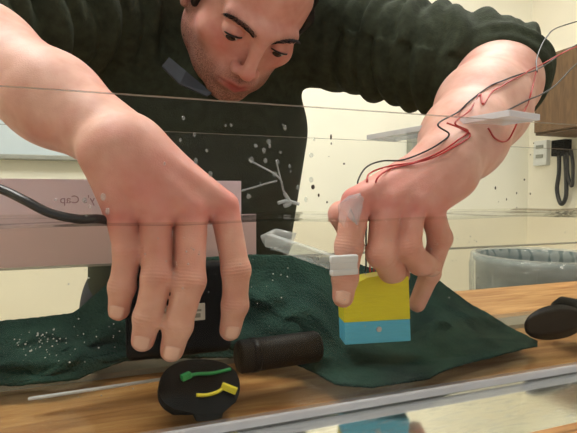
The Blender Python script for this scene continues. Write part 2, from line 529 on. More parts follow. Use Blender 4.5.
# ------------------------------------------------------------------ implicit surfaces (one continuous skin)
class SDF:
    def __init__(self):
        self.ops = []

    def add(self, fn, c, r, k=0.004, mode='add'):
        self.ops.append((mode, fn, np.array(c, float), float(r), k))

    def cone(self, a, b, r1, r2, k=0.004, mode='add', disp=None, pad=0.0):
        a, b = np.array(a, float), np.array(b, float)
        ba = b - a; L2 = ba @ ba + 1e-12

        def fn(p):
            q = p - a
            t = np.clip(q @ ba / L2, 0, 1)
            w = q - t[:, None] * ba
            d = np.sqrt((w * w).sum(1)) - (r1 + (r2 - r1) * t)
            if disp is not None:
                d = d - disp(p, q @ ba / L2, w)
            return d
        self.add(fn, (a + b) / 2, math.sqrt(L2) / 2 + max(r1, r2) + pad, k, mode)

    def chain(self, pts, rad, k=0.004, k0=None):
        for i in range(len(pts) - 1):
            self.cone(pts[i], pts[i + 1], rad[i], rad[i + 1], k if (i or k0 is None) else k0)

    def ell(self, c, r, R=None, k=0.004, mode='add'):
        c, r = np.array(c, float), np.array(r, float)

        def fn(p):
            q = p - c
            if R is not None: q = q @ R          # to local axes (columns of R are the axes)
            k0 = np.sqrt(((q / r) ** 2).sum(1)); k1 = np.sqrt(((q / (r * r)) ** 2).sum(1)) + 1e-9
            return k0 * (k0 - 1) / k1
        self.add(fn, c, r.max(), k, mode)

    def eval(self, p, ops=None):
        d = np.full(len(p), 1e3)
        for mode, fn, c, r, k in (self.ops if ops is None else ops):
            e = fn(p)
            if mode == 'add':
                h = np.maximum(k - np.abs(d - e), 0) / k
                d = np.minimum(d, e) - h * h * k * 0.25
            elif mode == 'sub':
                e = -e
                h = np.maximum(k - np.abs(d - e), 0) / k
                d = np.maximum(d, e) + h * h * k * 0.25
        return d

    def mesh(self, h, B=16):
        ops = self.ops
        S = B * h
        keys = set()
        for mode, fn, c, r, k in ops:
            if mode != 'add': continue
            lo = np.floor((c - r - k) / S).astype(int); hi = np.floor((c + r + k) / S).astype(int)
            for i in range(lo[0], hi[0] + 1):
                for j in range(lo[1], hi[1] + 1):
                    for l in range(lo[2], hi[2] + 1):
                        keys.add((i, j, l))
        g = np.arange(B + 1) * h
        G = np.stack(np.meshgrid(g, g, g, indexing='ij'), -1).reshape(-1, 3)
        R = S * 0.8661
        OFF, MUL = 1 << 19, 1 << 20
        cellkey, cellpos, quads = [], [], []
        for key in keys:
            o = np.array(key) * S
            ctr = o + S / 2
            act = [q for q in ops if np.linalg.norm(ctr - q[2]) < R + q[3] + q[4] + 4 * h + 0.012]
            act = [q for q in act if q[1](ctr[None])[0] < 1.35 * R + q[4] + 4 * h]
            if not any(q[0] == 'add' for q in act): continue
            if abs(self.eval(ctr[None], act)[0]) > 1.6 * R + 0.02: continue
            D = self.eval(G + o, act).reshape(B + 1, B + 1, B + 1)
            D = np.where(D == 0, 1e-9, D)
            if D.min() > 0 or D.max() < 0: continue
            s = D < 0
            acc = np.zeros((B, B, B, 3)); cnt = np.zeros((B, B, B))
            idx = np.stack(np.meshgrid(*[np.arange(B)] * 3, indexing='ij'), -1).astype(float)
            base = np.array(key) * B
            for ax in range(3):
                o1, o2 = [x for x in range(3) if x != ax]
                for u in (0, 1):
                    for v in (0, 1):
                        sl0 = [None] * 3; sl1 = [None] * 3
                        sl0[ax] = slice(0, B); sl1[ax] = slice(1, B + 1)
                        sl0[o1] = sl1[o1] = slice(u, B + u); sl0[o2] = sl1[o2] = slice(v, B + v)
                        a, b = D[tuple(sl0)], D[tuple(sl1)]
                        m = (a < 0) != (b < 0)
                        t = np.where(m, a / np.where(m, a - b, 1), 0)
                        pos = np.zeros((B, B, B, 3)); pos[..., ax] = t; pos[..., o1] = u; pos[..., o2] = v
                        acc += np.where(m[..., None], pos, 0); cnt += m
                # edges owned by this block
                sa = [slice(0, B)] * 3; sb = [slice(0, B)] * 3; sb[ax] = slice(1, B + 1)
                a, b = s[tuple(sa)], s[tuple(sb)]
                ii = np.argwhere(a != b)
                if len(ii):
                    flip = a[tuple(ii.T)]
                    gi = ii + base
                    o1, o2 = (ax + 1) % 3, (ax + 2) % 3
                    cs = []
                    for du, dv in ((0, 0), (-1, 0), (-1, -1), (0, -1)):
                        c = gi.copy(); c[:, o1] += du; c[:, o2] += dv
                        cs.append(((c[:, 0] + OFF) * MUL + (c[:, 1] + OFF)) * MUL + (c[:, 2] + OFF))
                    q = np.stack(cs, 1)
                    q[~flip] = q[~flip][:, ::-1]
                    quads.append(q)
            m = cnt > 0
            ci = np.argwhere(m) + base
            cellkey.append(((ci[:, 0] + OFF) * MUL + (ci[:, 1] + OFF)) * MUL + (ci[:, 2] + OFF))
            cellpos.append((ci + acc[m] / cnt[m][:, None]) * h)
        K = np.concatenate(cellkey); V = np.concatenate(cellpos); Q = np.concatenate(quads)
        od = np.argsort(K); K, V = K[od], V[od]
        Fi = np.searchsorted(K, Q); Fi = np.clip(Fi, 0, len(K) - 1)
        ok = (K[Fi] == Q).all(1)
        Fi = Fi[ok]
        # relax a little
        E = np.concatenate([Fi[:, [0, 1]], Fi[:, [1, 2]], Fi[:, [2, 3]], Fi[:, [3, 0]]])
        for it in range(2):
            acc = np.zeros_like(V); n = np.zeros(len(V))
            for c in range(3):
                acc[:, c] = np.bincount(E[:, 0], V[E[:, 1], c], len(V)) + np.bincount(E[:, 1], V[E[:, 0], c], len(V))
            n = np.bincount(E[:, 0], minlength=len(V)) + np.bincount(E[:, 1], minlength=len(V))
            V = V * 0.5 + 0.5 * acc / np.maximum(n, 1)[:, None]
        return V, Fi


def np_mesh(name, V, Fq, mat, parent=None, attr=None, crease=None):
    me = bpy.data.meshes.new(name)
    me.vertices.add(len(V)); me.vertices.foreach_set('co', V.astype(np.float32).ravel())
    me.loops.add(Fq.size); me.loops.foreach_set('vertex_index', Fq.astype(np.int32).ravel())
    me.polygons.add(len(Fq)); me.polygons.foreach_set('loop_start', np.arange(len(Fq), dtype=np.int32) * 4)
    me.polygons.foreach_set('loop_total', np.full(len(Fq), 4, dtype=np.int32))
    me.update(calc_edges=True)
    if attr is not None:
        a = me.attributes.new('skin_mask', 'FLOAT_COLOR', 'POINT')
        a.data.foreach_set('color', np.c_[attr, np.ones(len(V))].astype(np.float32).ravel())
        a = me.attributes.new('skin_crease', 'FLOAT_COLOR', 'POINT')
        a.data.foreach_set('color', np.c_[crease, np.ones((len(V), 2))].astype(np.float32).ravel())
    return link(name, me, mat, parent)


# ------------------------------------------------------------------ the person
HR = np.array([[-0.97005, -0.03145, 0.24084], [-0.18894, -0.52539, -0.82962], [0.15263, -0.85028, 0.50372]])
HC = np.array([0.15192, 0.59027, 0.25765 + EYE])


def H(x, y, z):
    return HC + HR @ np.array([x, y, z])


sh_r, sh_l = PD(140, 0, 0.68), PD(338, 38, 0.72)          # his right / left shoulder
neck = PD(232, 22, 0.735)
chest = PD(205, 130, 0.76)
hip = PD(190, 300, 0.84)
el_r, wr_r = PD(-84, 10, 0.42), PD(112, 138, 0.335)
el_l, wr_l = PD(497, 84, 0.555), PD(447, 164, 0.395)

S = SDF()
# torso and arms
ax = np.array([1.0, 0.05, 0]) * 0.06
for s in (-1, 1):
    S.cone(hip + s * ax, chest + s * ax, 0.085, 0.09, 0.05)
S.cone(sh_r, sh_l, 0.05, 0.05, 0.06)
S.cone(chest, (sh_r + sh_l) / 2, 0.09, 0.07, 0.06)
S.cone((sh_r + sh_l) / 2, neck, 0.06, 0.056, 0.05)
S.cone(neck, H(0, -.035, -.05), 0.054, 0.054, 0.03)
el_lc = PD(489, 73, 0.600)
el_rc = el_r + (0.0, 0.02, 0.0)
S.cone(sh_r, el_rc, 0.040, 0.036, 0.03)
S.cone(sh_l, el_lc, 0.042, 0.042, 0.03)
S.cone(el_lc, el_l, 0.042, 0.046, 0.02)
mid_r = el_r * .6 + wr_r * .4
S.chain([el_r, mid_r, el_r * .25 + wr_r * .75, wr_r], [0.042, 0.0395, 0.0330, 0.0265], 0.02)
mid_l = el_l * .62 + wr_l * .38
S.chain([el_l, mid_l, el_l * .25 + wr_l * .75, wr_l], [0.0475, 0.046, 0.037, 0.0285], 0.02)


red_pts = []
nails = []


creases = []


def finger(pts, rads, knuckle=0.0, kk=0.0025, k0=0.002):
    """MCP, PIP, DIP, tip: tapering segments with fuller joints and finger pad"""
    S.chain(pts, rads, kk, k0)
    for i in (1, 2):
        S.ell(pts[i], (rads[i] * 1.05,) * 3, None, 0.003)
        ax_ = pts[i + 1] - pts[i - 1]; creases.append((pts[i], ax_ / np.linalg.norm(ax_), rads[i]))
    red_pts.append((pts[0], 0.019, 1.0)); red_pts.append((pts[1], 0.010, 0.55))
    red_pts.append((pts[3], 0.010, 0.5))


# his right hand (left in the picture)
YH = 0.333
hr = {
    'pinky': ([P(120, 212, .345), P(128, 252, .337), P(122, 287, .336), P(119, 310, .338)], [.0108, .0096, .0088, .0076]),
    'ring': ([P(156, 212, .338), P(157, 278, .326), P(148, 317, .325), P(143, 340, .327)], [.0112, .0104, .0096, .0082]),
    'middle': ([P(192, 210, .337), P(190, 281, .322), P(178, 326, .321), P(172, 350, .323)], [.0116, .0106, .0098, .0084]),
    'index': ([P(224, 206, .342), P(236, 270, .330), P(235, 305, .331), P(230, 330, .333)], [.0112, .0104, .0096, .0082]),
}
wp = {'pinky': P(101, 154, .342), 'ring': P(112, 149, .336), 'middle': P(123, 145, .335), 'index': P(134, 141, .340)}
for k, (pts, rads) in hr.items():
    S.cone(wp[k], pts[0], 0.0150, 0.0112, 0.012)
for k, (pts, rads) in hr.items():       # extensor tendons and knuckles
    S.cone(wp[k] + (0, -.012, 0), pts[0] + (0, -.0095, .003), 0.003, 0.0042, 0.010)
S.cone(P(122, 150, .345), P(165, 200, .35), 0.020, 0.016, 0.015)      # body of the palm
for k, (pts, rads) in hr.items(): finger(pts, rads)
th = [P(140, 150, .348), P(190, 205, .352), P(188, 246, .351), P(184, 282, .350)]
S.cone(th[0], th[1], .018, .0135, .014); S.cone(th[1], th[2], .0130, .0112, .006); S.cone(th[2], th[3], .0112, .0090, .005)

# his left hand (right in the picture)
hl = {
    'index': ([P(356, 202, .322), P(349, 246, .319), P(345, 278, .316), P(343, 297, .316)], [.0118, .0106, .0098, .0084]),
    'middle': ([P(386, 205, .318), P(381, 254, .312), P(391, 270, .326), P(400, 275, .340)], [.0124, .0112, .0102, .0088]),
    'ring': ([P(411, 207, .317), P(407, 247, .310), P(420, 263, .318), P(431, 266, .326)], [.0120, .0108, .0098, .0086]),
    'pinky': ([P(430, 206, .322), P(440, 238, .322), P(430, 273, .338), P(417, 304, .345)], [.0110, .0098, .0088, .0076]),
}
wl = {'index': P(432, 160, .335), 'middle': P(440, 166, .328), 'ring': P(447, 172, .325), 'pinky': P(455, 180, .327)}
for k, (pts, rads) in hl.items():
    S.cone(wl[k], pts[0], 0.0155, 0.0118, 0.012)
for k, (pts, rads) in hl.items():
    S.cone(wl[k] + (0, -.012, .004), pts[0] + (0, -.009, .006), 0.003, 0.004, 0.010)
S.cone(P(440, 176, .34), P(392, 200, .336), 0.020, 0.017, 0.014)
for k, (pts, rads) in hl.items(): finger(pts, rads)
tl = [P(428, 176, .352), P(372, 204, .352), P(341, 214, .352), P(354, 246, .360)]
S.cone(tl[0], tl[1], .018, .0135, .014); S.cone(tl[1], tl[2], .0125, .0100, .006); S.cone(tl[2], tl[3], .0105, .0090, .005)
red_pts.append((tl[2], .012, .8))
red_pts.append((P(395, 190, .315), .022, .6))
red_pts.append((P(150, 195, .325), .035, .55))


# head
def hell(c, r, k, mode='add', rx=0.0, rz=0.0):
    cx, sx, cz, sz = math.cos(rx), math.sin(rx), math.cos(rz), math.sin(rz)
    A = np.array([[cz, -sz, 0], [sz, cz, 0], [0, 0, 1]]) @ np.array([[1, 0, 0], [0, cx, -sx], [0, sx, cx]])
    S.ell(H(*c), r, HR @ A, k, mode)


def hcone(a, b, r1, r2, k, mode='add'):
    S.cone(H(*a), H(*b), r1, r2, k, mode)


hell((0, -.018, .038), (.075, .096, .084), .03)
hell((0, .020, -.030), (.064, .062, .082), .03)
hell((0, .044, -.078), (.053, .036, .034), .025)
hell((0, .074, -.098), (.024, .013, .015), .018)
for s in (-1, 1):
    hell((s * .052, .004, -.062), (.016, .022, .024), .03)
    hell((s * .047, .050, -.026), (.018, .018, .015), .02)
    hcone((s * .010, .084, .017), (s * .042, .070, .015), .0095, .0085, .012)
hcone((0, .083, .012), (0, .088, -.004), .010, .0075, .010)
hcone((0, .088, .002), (0, .101, -.033), .0070, .0088, .010)
hell((0, .101, -.037), (.0098, .0092, .0085), .006)
for s in (-1, 1):
    hell((s * .0130, .091, -.041), (.0074, .0095, .0066), .006)
for s in (-1, 1):
    hell((s * .032, .094, -.001), (.0180, .0155, .0115), .010, 'sub')
    hell((s * .032, .0725, -.002), (.0135, .0135, .0125), .003)            # lid mound
    hell((s * .032, .0865, -.0056), (.0124, .006, .0036), .0015, 'sub')    # narrow slit of a lowered lid
    hell((s * .0058, .094, -.0475), (.0030, .0050, .0022), .003, 'sub')     # nostril
# mouth
hell((0, .080, -.067), (.030, .015, .017), .010)
hcone((-.021, .083, -.0665), (0, .0930, -.0635), .0030, .0050, .004)
hcone((.021, .083, -.0665), (0, .0930, -.0635), .0030, .0050, .004)
hcone((-.019, .083, -.0715), (0, .0915, -.0735), .0032, .0056, .004)
hcone((.019, .083, -.0715), (0, .0915, -.0735), .0032, .0056, .004)
hcone((-.023, .088, -.0684), (0, .0985, -.0684), .0018, .0018, .003, 'sub')
hcone((.023, .088, -.0684), (0, .0985, -.0684), .0018, .0018, .003, 'sub')
for s in (-1, 1):                                                          # ears
    hell((s * .079, -.010, -.008), (.0075, .020, .033), .006, rx=-.15, rz=s * -.35)
    hell((s * .086, -.010, -.004), (.006, .011, .021), .005, 'sub', rx=-.15, rz=s * -.35)
    hell((s * .077, -.003, -.038), (.006, .009, .010), .005)

person = empty('person', (hip[0], hip[1], ZFLR), 'man in olive green sweater leaning over the tank with both hands in the water', 'person')
V, Fq = S.mesh(0.0017)
mask = np.zeros((len(V), 3))
for c, r, a in red_pts:
    d = np.linalg.norm(V - c, axis=1) / r
    mask[:, 0] = np.maximum(mask[:, 0], a * np.exp(-d * d))
hand_d = np.minimum(np.linalg.norm(V - P(165, 205, .335), axis=1), np.linalg.norm(V - P(395, 205, .325), axis=1))
mask[:, 0] = np.maximum(mask[:, 0], 0.42 * np.clip(1.6 - hand_d / .05, 0, 1))
mot = .5 + .5 * np.sin(V[:, 0] * 61 + 2 * np.sin(V[:, 2] * 47)) * np.sin(V[:, 2] * 83 + 3 * np.sin(V[:, 1] * 39))
mask[:, 0] = np.maximum(mask[:, 0], .26 * mot ** 2)
L = (V - HC) @ HR
head = (np.linalg.norm(L - (0, .02, -.02), axis=1) < .16)
sm = lambda x, a, b: np.clip((x - a) / (b - a), 0, 1) ** 2 * (3 - 2 * np.clip((x - a) / (b - a), 0, 1))
jaw = sm(-L[:, 2], .036, .060) * sm(L[:, 1], -.03, .01)
cheek = 1 - np.exp(-(((np.abs(L[:, 0]) - .030) / .018) ** 2 + ((L[:, 2] + .040) / .022) ** 2))
side = np.exp(-(((np.abs(L[:, 0]) - .072) / .012) ** 2)) * sm(L[:, 1], -.02, 0.0) * sm(-L[:, 1], -.045, -.02) * (np.abs(L[:, 2] + .02) < .05)
mask[:, 1] = np.where(head, np.maximum(jaw * cheek * .95, side * .7), 0)
mask[:, 0] = np.where(head, np.maximum(.35 * np.exp(-(((np.abs(L[:, 0]) - .040) / .02) ** 2 + ((L[:, 2] + .025) / .02) ** 2)), .35 * np.exp(-((L[:, 0] / .016) ** 2 + ((L[:, 2] + .040) / .014) ** 2)) * (L[:, 1] > .09)) + .26, mask[:, 0])
lips = np.exp(-((L[:, 0] / .019) ** 4 + ((L[:, 2] + .0685) / .0080) ** 4)) * (L[:, 1] > .074)
mask[:, 2] = np.where(head, lips, 0)
mask[:, 1] *= 1 - lips
bt_ = np.clip((np.abs(L[:, 0]) - .010) / .042, -.5, 1.5)
brow = np.exp(-((bt_ - .5) / .52) ** 6) * np.exp(-((L[:, 2] - .0125 - .005 * np.sin(bt_ * 2.4)) / .0045) ** 2) * (L[:, 1] > .04)
mask[:, 1] = np.where(head, np.maximum(mask[:, 1], brow * .8), mask[:, 1])
cr = np.zeros((len(V), 2))
for c, a, r in creases:
    q = V - c; u = q @ a; w = np.exp(-(u / (r * .62)) ** 2) * (np.linalg.norm(q, axis=1) < r * 1.7)
    m_ = w > cr[:, 1]; cr[m_, 0] = u[m_]; cr[m_, 1] = w[m_]
body = np_mesh('body', V, Fq, M_SKIN, person, mask, cr)


def ellipsoid_mesh(name, c, r, R, mat, parent, u=20, v=14):
    bm = bmesh.new()
    bmesh.ops.create_uvsphere(bm, u_segments=u, v_segments=v, radius=1.0)
    for w in bm.verts:
        w.co = Vector((c + R @ (np.array(w.co) * r)).tolist())
    return from_bm(name, bm, mat, parent)


for s in (-1, 1):
    e = ellipsoid_mesh('eye', H(s * .032, .0725, -.0035), np.array([.0122] * 3), HR, M_EYE, person)
    e['label'] = 'half-closed eye looking down'
    lash = [H(s * (.032 + .0135 * math.sin(a)), .0725 + .0139 * math.cos(a * .95), -.0036 + .0020 * math.cos(a * 1.5)) for a in np.linspace(-1.05, 1.05, 12)]
    tube('eyelashes', lash, [.0005] + [.0011] * 10 + [.0004], M_HAIR, person, 6)
    ellipsoid_mesh('iris', H(s * .032 + .001, .0790, -.0068), np.array([.0074, .0064, .0058]), HR, M_IRIS, e)

# eyebrows: rows of short hairs
for s in (-1, 1):
    bm = bmesh.new()
    for i in range(330):
        t = random.random()
        x = s * (.010 + .042 * t)
        z = .0125 + .005 * math.sin(t * 2.4) + (random.random() - .5) * .0080 * (1 - .6 * t)
        y0 = .090
        p = H(x, y0 - .010 * t - .0035 * t * t - .35 * abs(z - .017), z)
        # settle on the skin
        g = p.copy()
        for _ in range(4):
            d = S.eval(g[None])[0]
            n = np.array([S.eval((g + q)[None])[0] for q in np.eye(3) * .0008]) - d
            n /= np.linalg.norm(n) + 1e-9
            g = g - n * d
        dirn = HR @ np.array([s * (.75 + .3 * t), .1, .6 - 1.0 * t]); dirn /= np.linalg.norm(dirn)
        q = g + dirn * .0060 + n * .0006
        w = np.cross(dirn, n) * .00020
        a = [bm.verts.new(Vector(v.tolist())) for v in (g - w, g + w, g + n * .0004, q)]
        for f in ((0, 1, 3), (1, 2, 3), (2, 0, 3), (0, 2, 1)):
            bm.faces.new([a[j] for j in f])
    o = from_bm('eyebrow', bm, M_HAIR, person, False)
    o['kind'] = 'stuff'

# hair
Hs = SDF()
Hs.ell(H(0, -.026, .048), (.082, .100, .088), HR, .01)
Hs.ell(H(0, -.07, .0), (.068, .055, .075), HR, .03)
for s in (-1, 1):
    Hs.cone(H(s * .072, .024, .02), H(s * .0705, .018, -.022), .010, .006, .012)


def face_cut(p):
    q = (p - HC) @ HR
    return -(np.minimum(-(q[:, 1] - (.036 + .02 * np.cos(q[:, 0] * 28) - .25 * (q[:, 2] - .085))), 1)) 


def cut_fn(p):
    q = (p - HC) @ HR
    # region of the bare forehead and face, rounded at the temples
    k = np.sqrt((q[:, 0] / .066) ** 2 + ((q[:, 2] - .0) / .088) ** 2) - 1.0
    return np.maximum(k * .06, .030 - q[:, 1])


Hs.add(cut_fn, H(0, .08, 0), .2, .006, 'sub')
V2, F2 = Hs.mesh(0.0024)
L2 = (V2 - HC) @ HR
ph = np.sin(L2[:, 0] * 420 + 9 * np.sin(L2[:, 1] * 40)) * .0008 + np.sin(L2[:, 0] * 190 + L2[:, 2] * 60) * .0012
V2 = V2 + ph[:, None] * (HR @ np.array([0, .3, .95]))
np_mesh('hair', V2, F2, M_HAIR, person)

# sweater: torso and two rolled sleeves with bunched folds
def folds(freq, amp, phase, fan=0.12):
    def fn(p, t, w):
        a = np.arctan2(w[:, 2], w[:, 0])
        x = t * freq + .42 * np.sin(a + phase) + .16 * np.sin(2.3 * a + 5 * t) + .2 * np.sin(p[:, 1] * 38 + phase)
        r = np.abs(np.sin(math.pi * x)) ** 0.8
        r2 = np.abs(np.sin(math.pi * (x * .53 + .3 + .3 * np.sin(a * 1.7))))
        env = np.clip(t * 3 + .35, 0.1, 1)
        return amp * env * (r * .75 + r2 * .7 - .4)
    return fn


W = SDF()
for s in (-1, 1):
    W.cone(hip + s * ax * 1.15, chest + s * ax * 1.1, 0.105, 0.112, 0.05)
W.cone(chest, (sh_r + sh_l) / 2, 0.115, 0.085, 0.06)
W.cone(sh_r, sh_l, 0.066, 0.066, 0.05)
W.cone(PD(150, 70, .72), PD(60, 35, .62), .07, .06, .04)
W.cone((sh_r + sh_l) / 2, neck, 0.075, 0.066, 0.03)
W.cone(sh_l, el_lc, 0.070, 0.064, 0.04, disp=folds(8, .0125, 1.0), pad=.012)
W.cone(el_lc * .97 + sh_l * .03, el_lc * .9 + sh_l * .1, 0.0665, 0.066, 0.008)
W.cone(sh_r, el_rc, 0.068, 0.062, 0.04, disp=folds(9, .017, 2.2), pad=.012)
dl = (wr_l - el_l) / np.linalg.norm(wr_l - el_l)
dr = (wr_r - el_r) / np.linalg.norm(wr_r - el_r)


def ring(c, axis, Rr, r, k=.006):
    c, axis = np.array(c), np.array(axis) / np.linalg.norm(axis)

    def fn(p):
        q = p - c; h = q @ axis
        w = q - h[:, None] * axis
        a = np.arctan2(w[:, 2], w[:, 0])
        rr = np.sqrt((w * w).sum(1)) - Rr
        return np.sqrt(rr * rr + (h + .003 * np.sin(2 * a + 1)) ** 2) - r * (1 + .15 * np.sin(3 * a))
    W.add(fn, c, Rr + 2 * r, k)


ring(el_l - dl * .010, dl, .050, .0085)
ring(el_l - dl * .026 + (-.004, 0, .004), dl, .054, .0095)
ring(el_r - dr * .006, dr, .050, .008)
nd = (H(0, -.02, -.04) - neck); nd /= np.linalg.norm(nd)
W.cone(neck + nd * .03, neck + nd * .14, 0.058, 0.07, 0.01, 'sub')
V3, F3 = W.mesh(0.0036)
np_mesh('sweater', V3, F3, M_SWEATER, person)

# collar: a standing band around the neck, open at the front with a turned flap
bm = bmesh.new()
u1 = np.cross(nd, np.array([1.0, 0, 0])); u1 /= np.linalg.norm(u1); u2 = np.cross(nd, u1)
rows = []
NA = 40
for i in range(NA + 1):
    a = math.radians(-155 + 310 * i / NA)
    fr = np.cos(a) * -u1 + np.sin(a) * u2
    row = []
    for (hh, rr) in ((-.012, .072), (.018, .069), (.048, .074), (.050, .070), (.018, .0635), (-.012, .066)):
        row.append(bm.verts.new(Vector((neck + nd * (hh + .006 * math.sin(5 * a)) + fr * (rr + .003 * math.sin(3 * a + 1))).tolist())))
    rows.append(row)
for i in range(NA):
    for k in range(6):
        f = bm.faces.new((rows[i][k], rows[i + 1][k], rows[i + 1][(k + 1) % 6], rows[i][(k + 1) % 6]))
        f.material_index = 1 if k in (3, 4) else 0
bm.faces.new(rows[0]); bm.faces.new(rows[-1][::-1])
bmesh.ops.recalc_face_normals(bm, faces=bm.faces)
from_bm('collar', bm, [M_SWEATER, M_LINING], person)
fl = [PD(162, 66, .575), PD(169, 57, .585), PD(186, 71, .585), PD(212, 93, .60), PD(207, 96, .59), PD(180, 84, .575)]
nrm = np.cross(fl[2] - fl[0], fl[4] - fl[0]); nrm /= np.linalg.norm(nrm)
bm = bmesh.new()
A = [bm.verts.new(Vector(p.tolist())) for p in fl]; B_ = [bm.verts.new(Vector((p + nrm * .004).tolist())) for p in fl]
bm.faces.new(A); bm.faces.new(B_[::-1])
for i in range(6): bm.faces.new((A[i], A[(i + 1) % 6], B_[(i + 1) % 6], B_[i]))
bmesh.ops.recalc_face_normals(bm, faces=bm.faces)
o = from_bm('collar_flap', bm, M_LINING, person, False); o['label'] = 'slate grey lining of the open collar'

# trousers and shoes
Tj = SDF()
for s in (-1, 1):
    hp = hip + np.array([s * .09, 0, -.02]); kn = np.array([hip[0] + s * .13, hip[1] - .05, -.30]); an = np.array([hip[0] + s * .14, hip[1] + .06, -.68])
    Tj.cone(hp, kn, .092, .066, .04); Tj.cone(kn, an, .066, .050, .02)
Tj.cone(hip + (-.07, 0, .02), hip + (.07, 0, .02), .10, .10, .05)
V4, F4 = Tj.mesh(0.006)
np_mesh('trousers', V4, F4, M_JEANS, person)
for s in (-1, 1):
    Sh = SDF(); a = np.array([hip[0] + s * .14, hip[1] + .07, -.71])
    Sh.cone(a, a + (s * .02, -.17, -.003), .038, .034, .01); Sh.cone(a + (0, 0, .0), a + (0, 0, .05), .036, .04, .02)
    V5, F5 = Sh.mesh(.006); V5[:, 2] = np.maximum(V5[:, 2], ZFLR + .001)
    np_mesh('shoe', V5, F5, M_SHOE, person)


# fingernails
def nail(dip, tip, r, outward):
    dip, tip, outward = map(np.array, (dip, tip, outward))
    d = tip - dip; d /= np.linalg.norm(d)
    n = outward - d * (outward @ d); n /= np.linalg.norm(n)
    w = np.cross(d, n)
    bm = bmesh.new()
    grid = []
    for i in range(7):
        row = []
        for j in range(7):
            s_, t_ = i / 6 * 2 - 1, j / 6 * 2 - 1
            ang = t_ * 0.72
            # rounded ends
            l = s_ * (1 - .22 * t_ * t_ if s_ > 0 else 1 - .30 * t_ * t_)
            c = tip - d * r * .10 + d * l * r * .66
            rr = r * 1.03 + .0003 - (max(l, 0) ** 2) * r * .14
            row.append(bm.verts.new(Vector((c + n * (rr * math.cos(ang) + .0002) + w * rr * .98 * math.sin(ang)).tolist())))
        grid.append(row)
    for i in range(6):
        for j in range(6):
            bm.faces.new((grid[i][j], grid[i][j + 1], grid[i + 1][j + 1], grid[i + 1][j]))
    o = from_bm('fingernail', bm, M_NAIL, person)
    so = o.modifiers.new('thick', 'SOLIDIFY'); so.thickness = .0006
    return o


for k, out_ in (('pinky', (-.25, -1, .1)), ('ring', (-.15, -1, .1)), ('middle', (-.1, -1, .1)), ('index', (.05, -1, .1))):
    nail(hr[k][0][2], hr[k][0][3], hr[k][1][3], out_)
nail(hl['index'][0][2], hl['index'][0][3], hl['index'][1][3], (-.5, -1, .1))
nail(hl['ring'][0][2], hl['ring'][0][3], hl['ring'][1][3], (.3, -.5, -1.2))

# ------------------------------------------------------------------ the tank
tank = empty('tank', (0.25, (YF + YB) / 2, Z_TABLE), 'long narrow clear acrylic water tank standing on the wooden table', 'tank')


def panel(name, lo, hi, edge=M_EDGE, thin=1):
    """acrylic sheet: clear faces across axis 'thin', sawn edges on the others"""
    bm = bmesh.new(); add_box(bm, lo, hi); bm.normal_update()
    for f in bm.faces:
        f.material_index = 0 if abs(f.normal[thin]) > .9 else 1
    return from_bm(name, bm, [M_ACRYL, edge], tank, False)


panel('front_panel', (TX0, YF, Z_PLATE), (TX1, YF + PT, Z_TOP))
panel('back_panel', (TX0, YB - PT, Z_PLATE), (TX1, YB, Z_TOP))
panel('end_panel', (TX0, YF + PT, Z_PLATE), (TX0 + PT, YB - PT, Z_TOP), thin=0)
panel('end_panel', (TX1 - PT, YF + PT, Z_PLATE), (TX1, YB - PT, Z_TOP), thin=0)
panel('floor_panel', (TX0 + PT, YF + PT, Z_FLOOR0), (TX1 - PT, YB - PT, Z_FLOOR), M_FROST, thin=2)
box('base_plate', (TX0 - .03, YF - .066, Z_TABLE + .0002), (TX1 + .03, YF + .006, Z_PLATE - .0002), [M_MIRROR], tank)
bm = bmesh.new(); add_box(bm, (TX0, YF - .0035, Z_FLOOR0 + .001), (TX1, YF - .0001, Z_FLOOR + .001), .0012, 3)
from_bm('seam_strip', bm, M_FROST, tank, True)
box('foot_strip', (TX0, YB - .03, Z_TABLE + .0002), (TX1, YB, Z_PLATE - .0002), M_EDGE, tank)
# flat rail glued along the outside of the back panel
zr = P(240, 259, YB)[2]
bm = bmesh.new(); add_box(bm, (TX0, YB + .0035, zr - .0012), (TX1, YB + .0065, zr + .0012), .0005, 2)
from_bm('back_rail', bm, M_EDGE, tank, True)

# water
bm = bmesh.new()
nx, ny = 140, 28
x0, x1, y0, y1 = TX0 + PT + .0003, TX1 - PT - .0003, YF + PT + .0003, YB - PT - .0003
top = [[None] * (ny + 1) for _ in range(nx + 1)]
bot = [[None] * (ny + 1) for _ in range(nx + 1)]
for i in range(nx + 1):
    for j in range(ny + 1):
        x, y = x0 + (x1 - x0) * i / nx, y0 + (y1 - y0) * j / ny
        men = .0026 * (math.exp(-(y - y0) / .003) + math.exp(-(y1 - y) / .003))
        z = Z_WATER + men + .0005 * math.sin(x * 55 + y * 30) + .0004 * math.sin(x * 31 - y * 70 + 1)
        top[i][j] = bm.verts.new((x, y, z))
ring = [(i, 0) for i in range(nx + 1)] + [(nx, j) for j in range(1, ny + 1)] + [(i, ny) for i in range(nx - 1, -1, -1)] + [(0, j) for j in range(ny - 1, 0, -1)]
for i in range(nx):
    for j in range(ny):
        bm.faces.new((top[i][j], top[i + 1][j], top[i + 1][j + 1], top[i][j + 1])).material_index = 0
low = [bm.verts.new((top[i][j].co.x, top[i][j].co.y, Z_FLOOR + .0004)) for i, j in ring]
for a in range(len(ring)):
    b = (a + 1) % len(ring)
    i, j = ring[a]; k, l = ring[b]
    bm.faces.new((top[i][j], low[a], low[b], top[k][l])).material_index = 1
bm.faces.new(low[::-1]).material_index = 1
o = from_bm('water', bm, [M_WATERTOP, M_WATERSIDE], None, True)
tag(o, 'clear water filling the acrylic tank below its rim', 'water', kind='stuff')

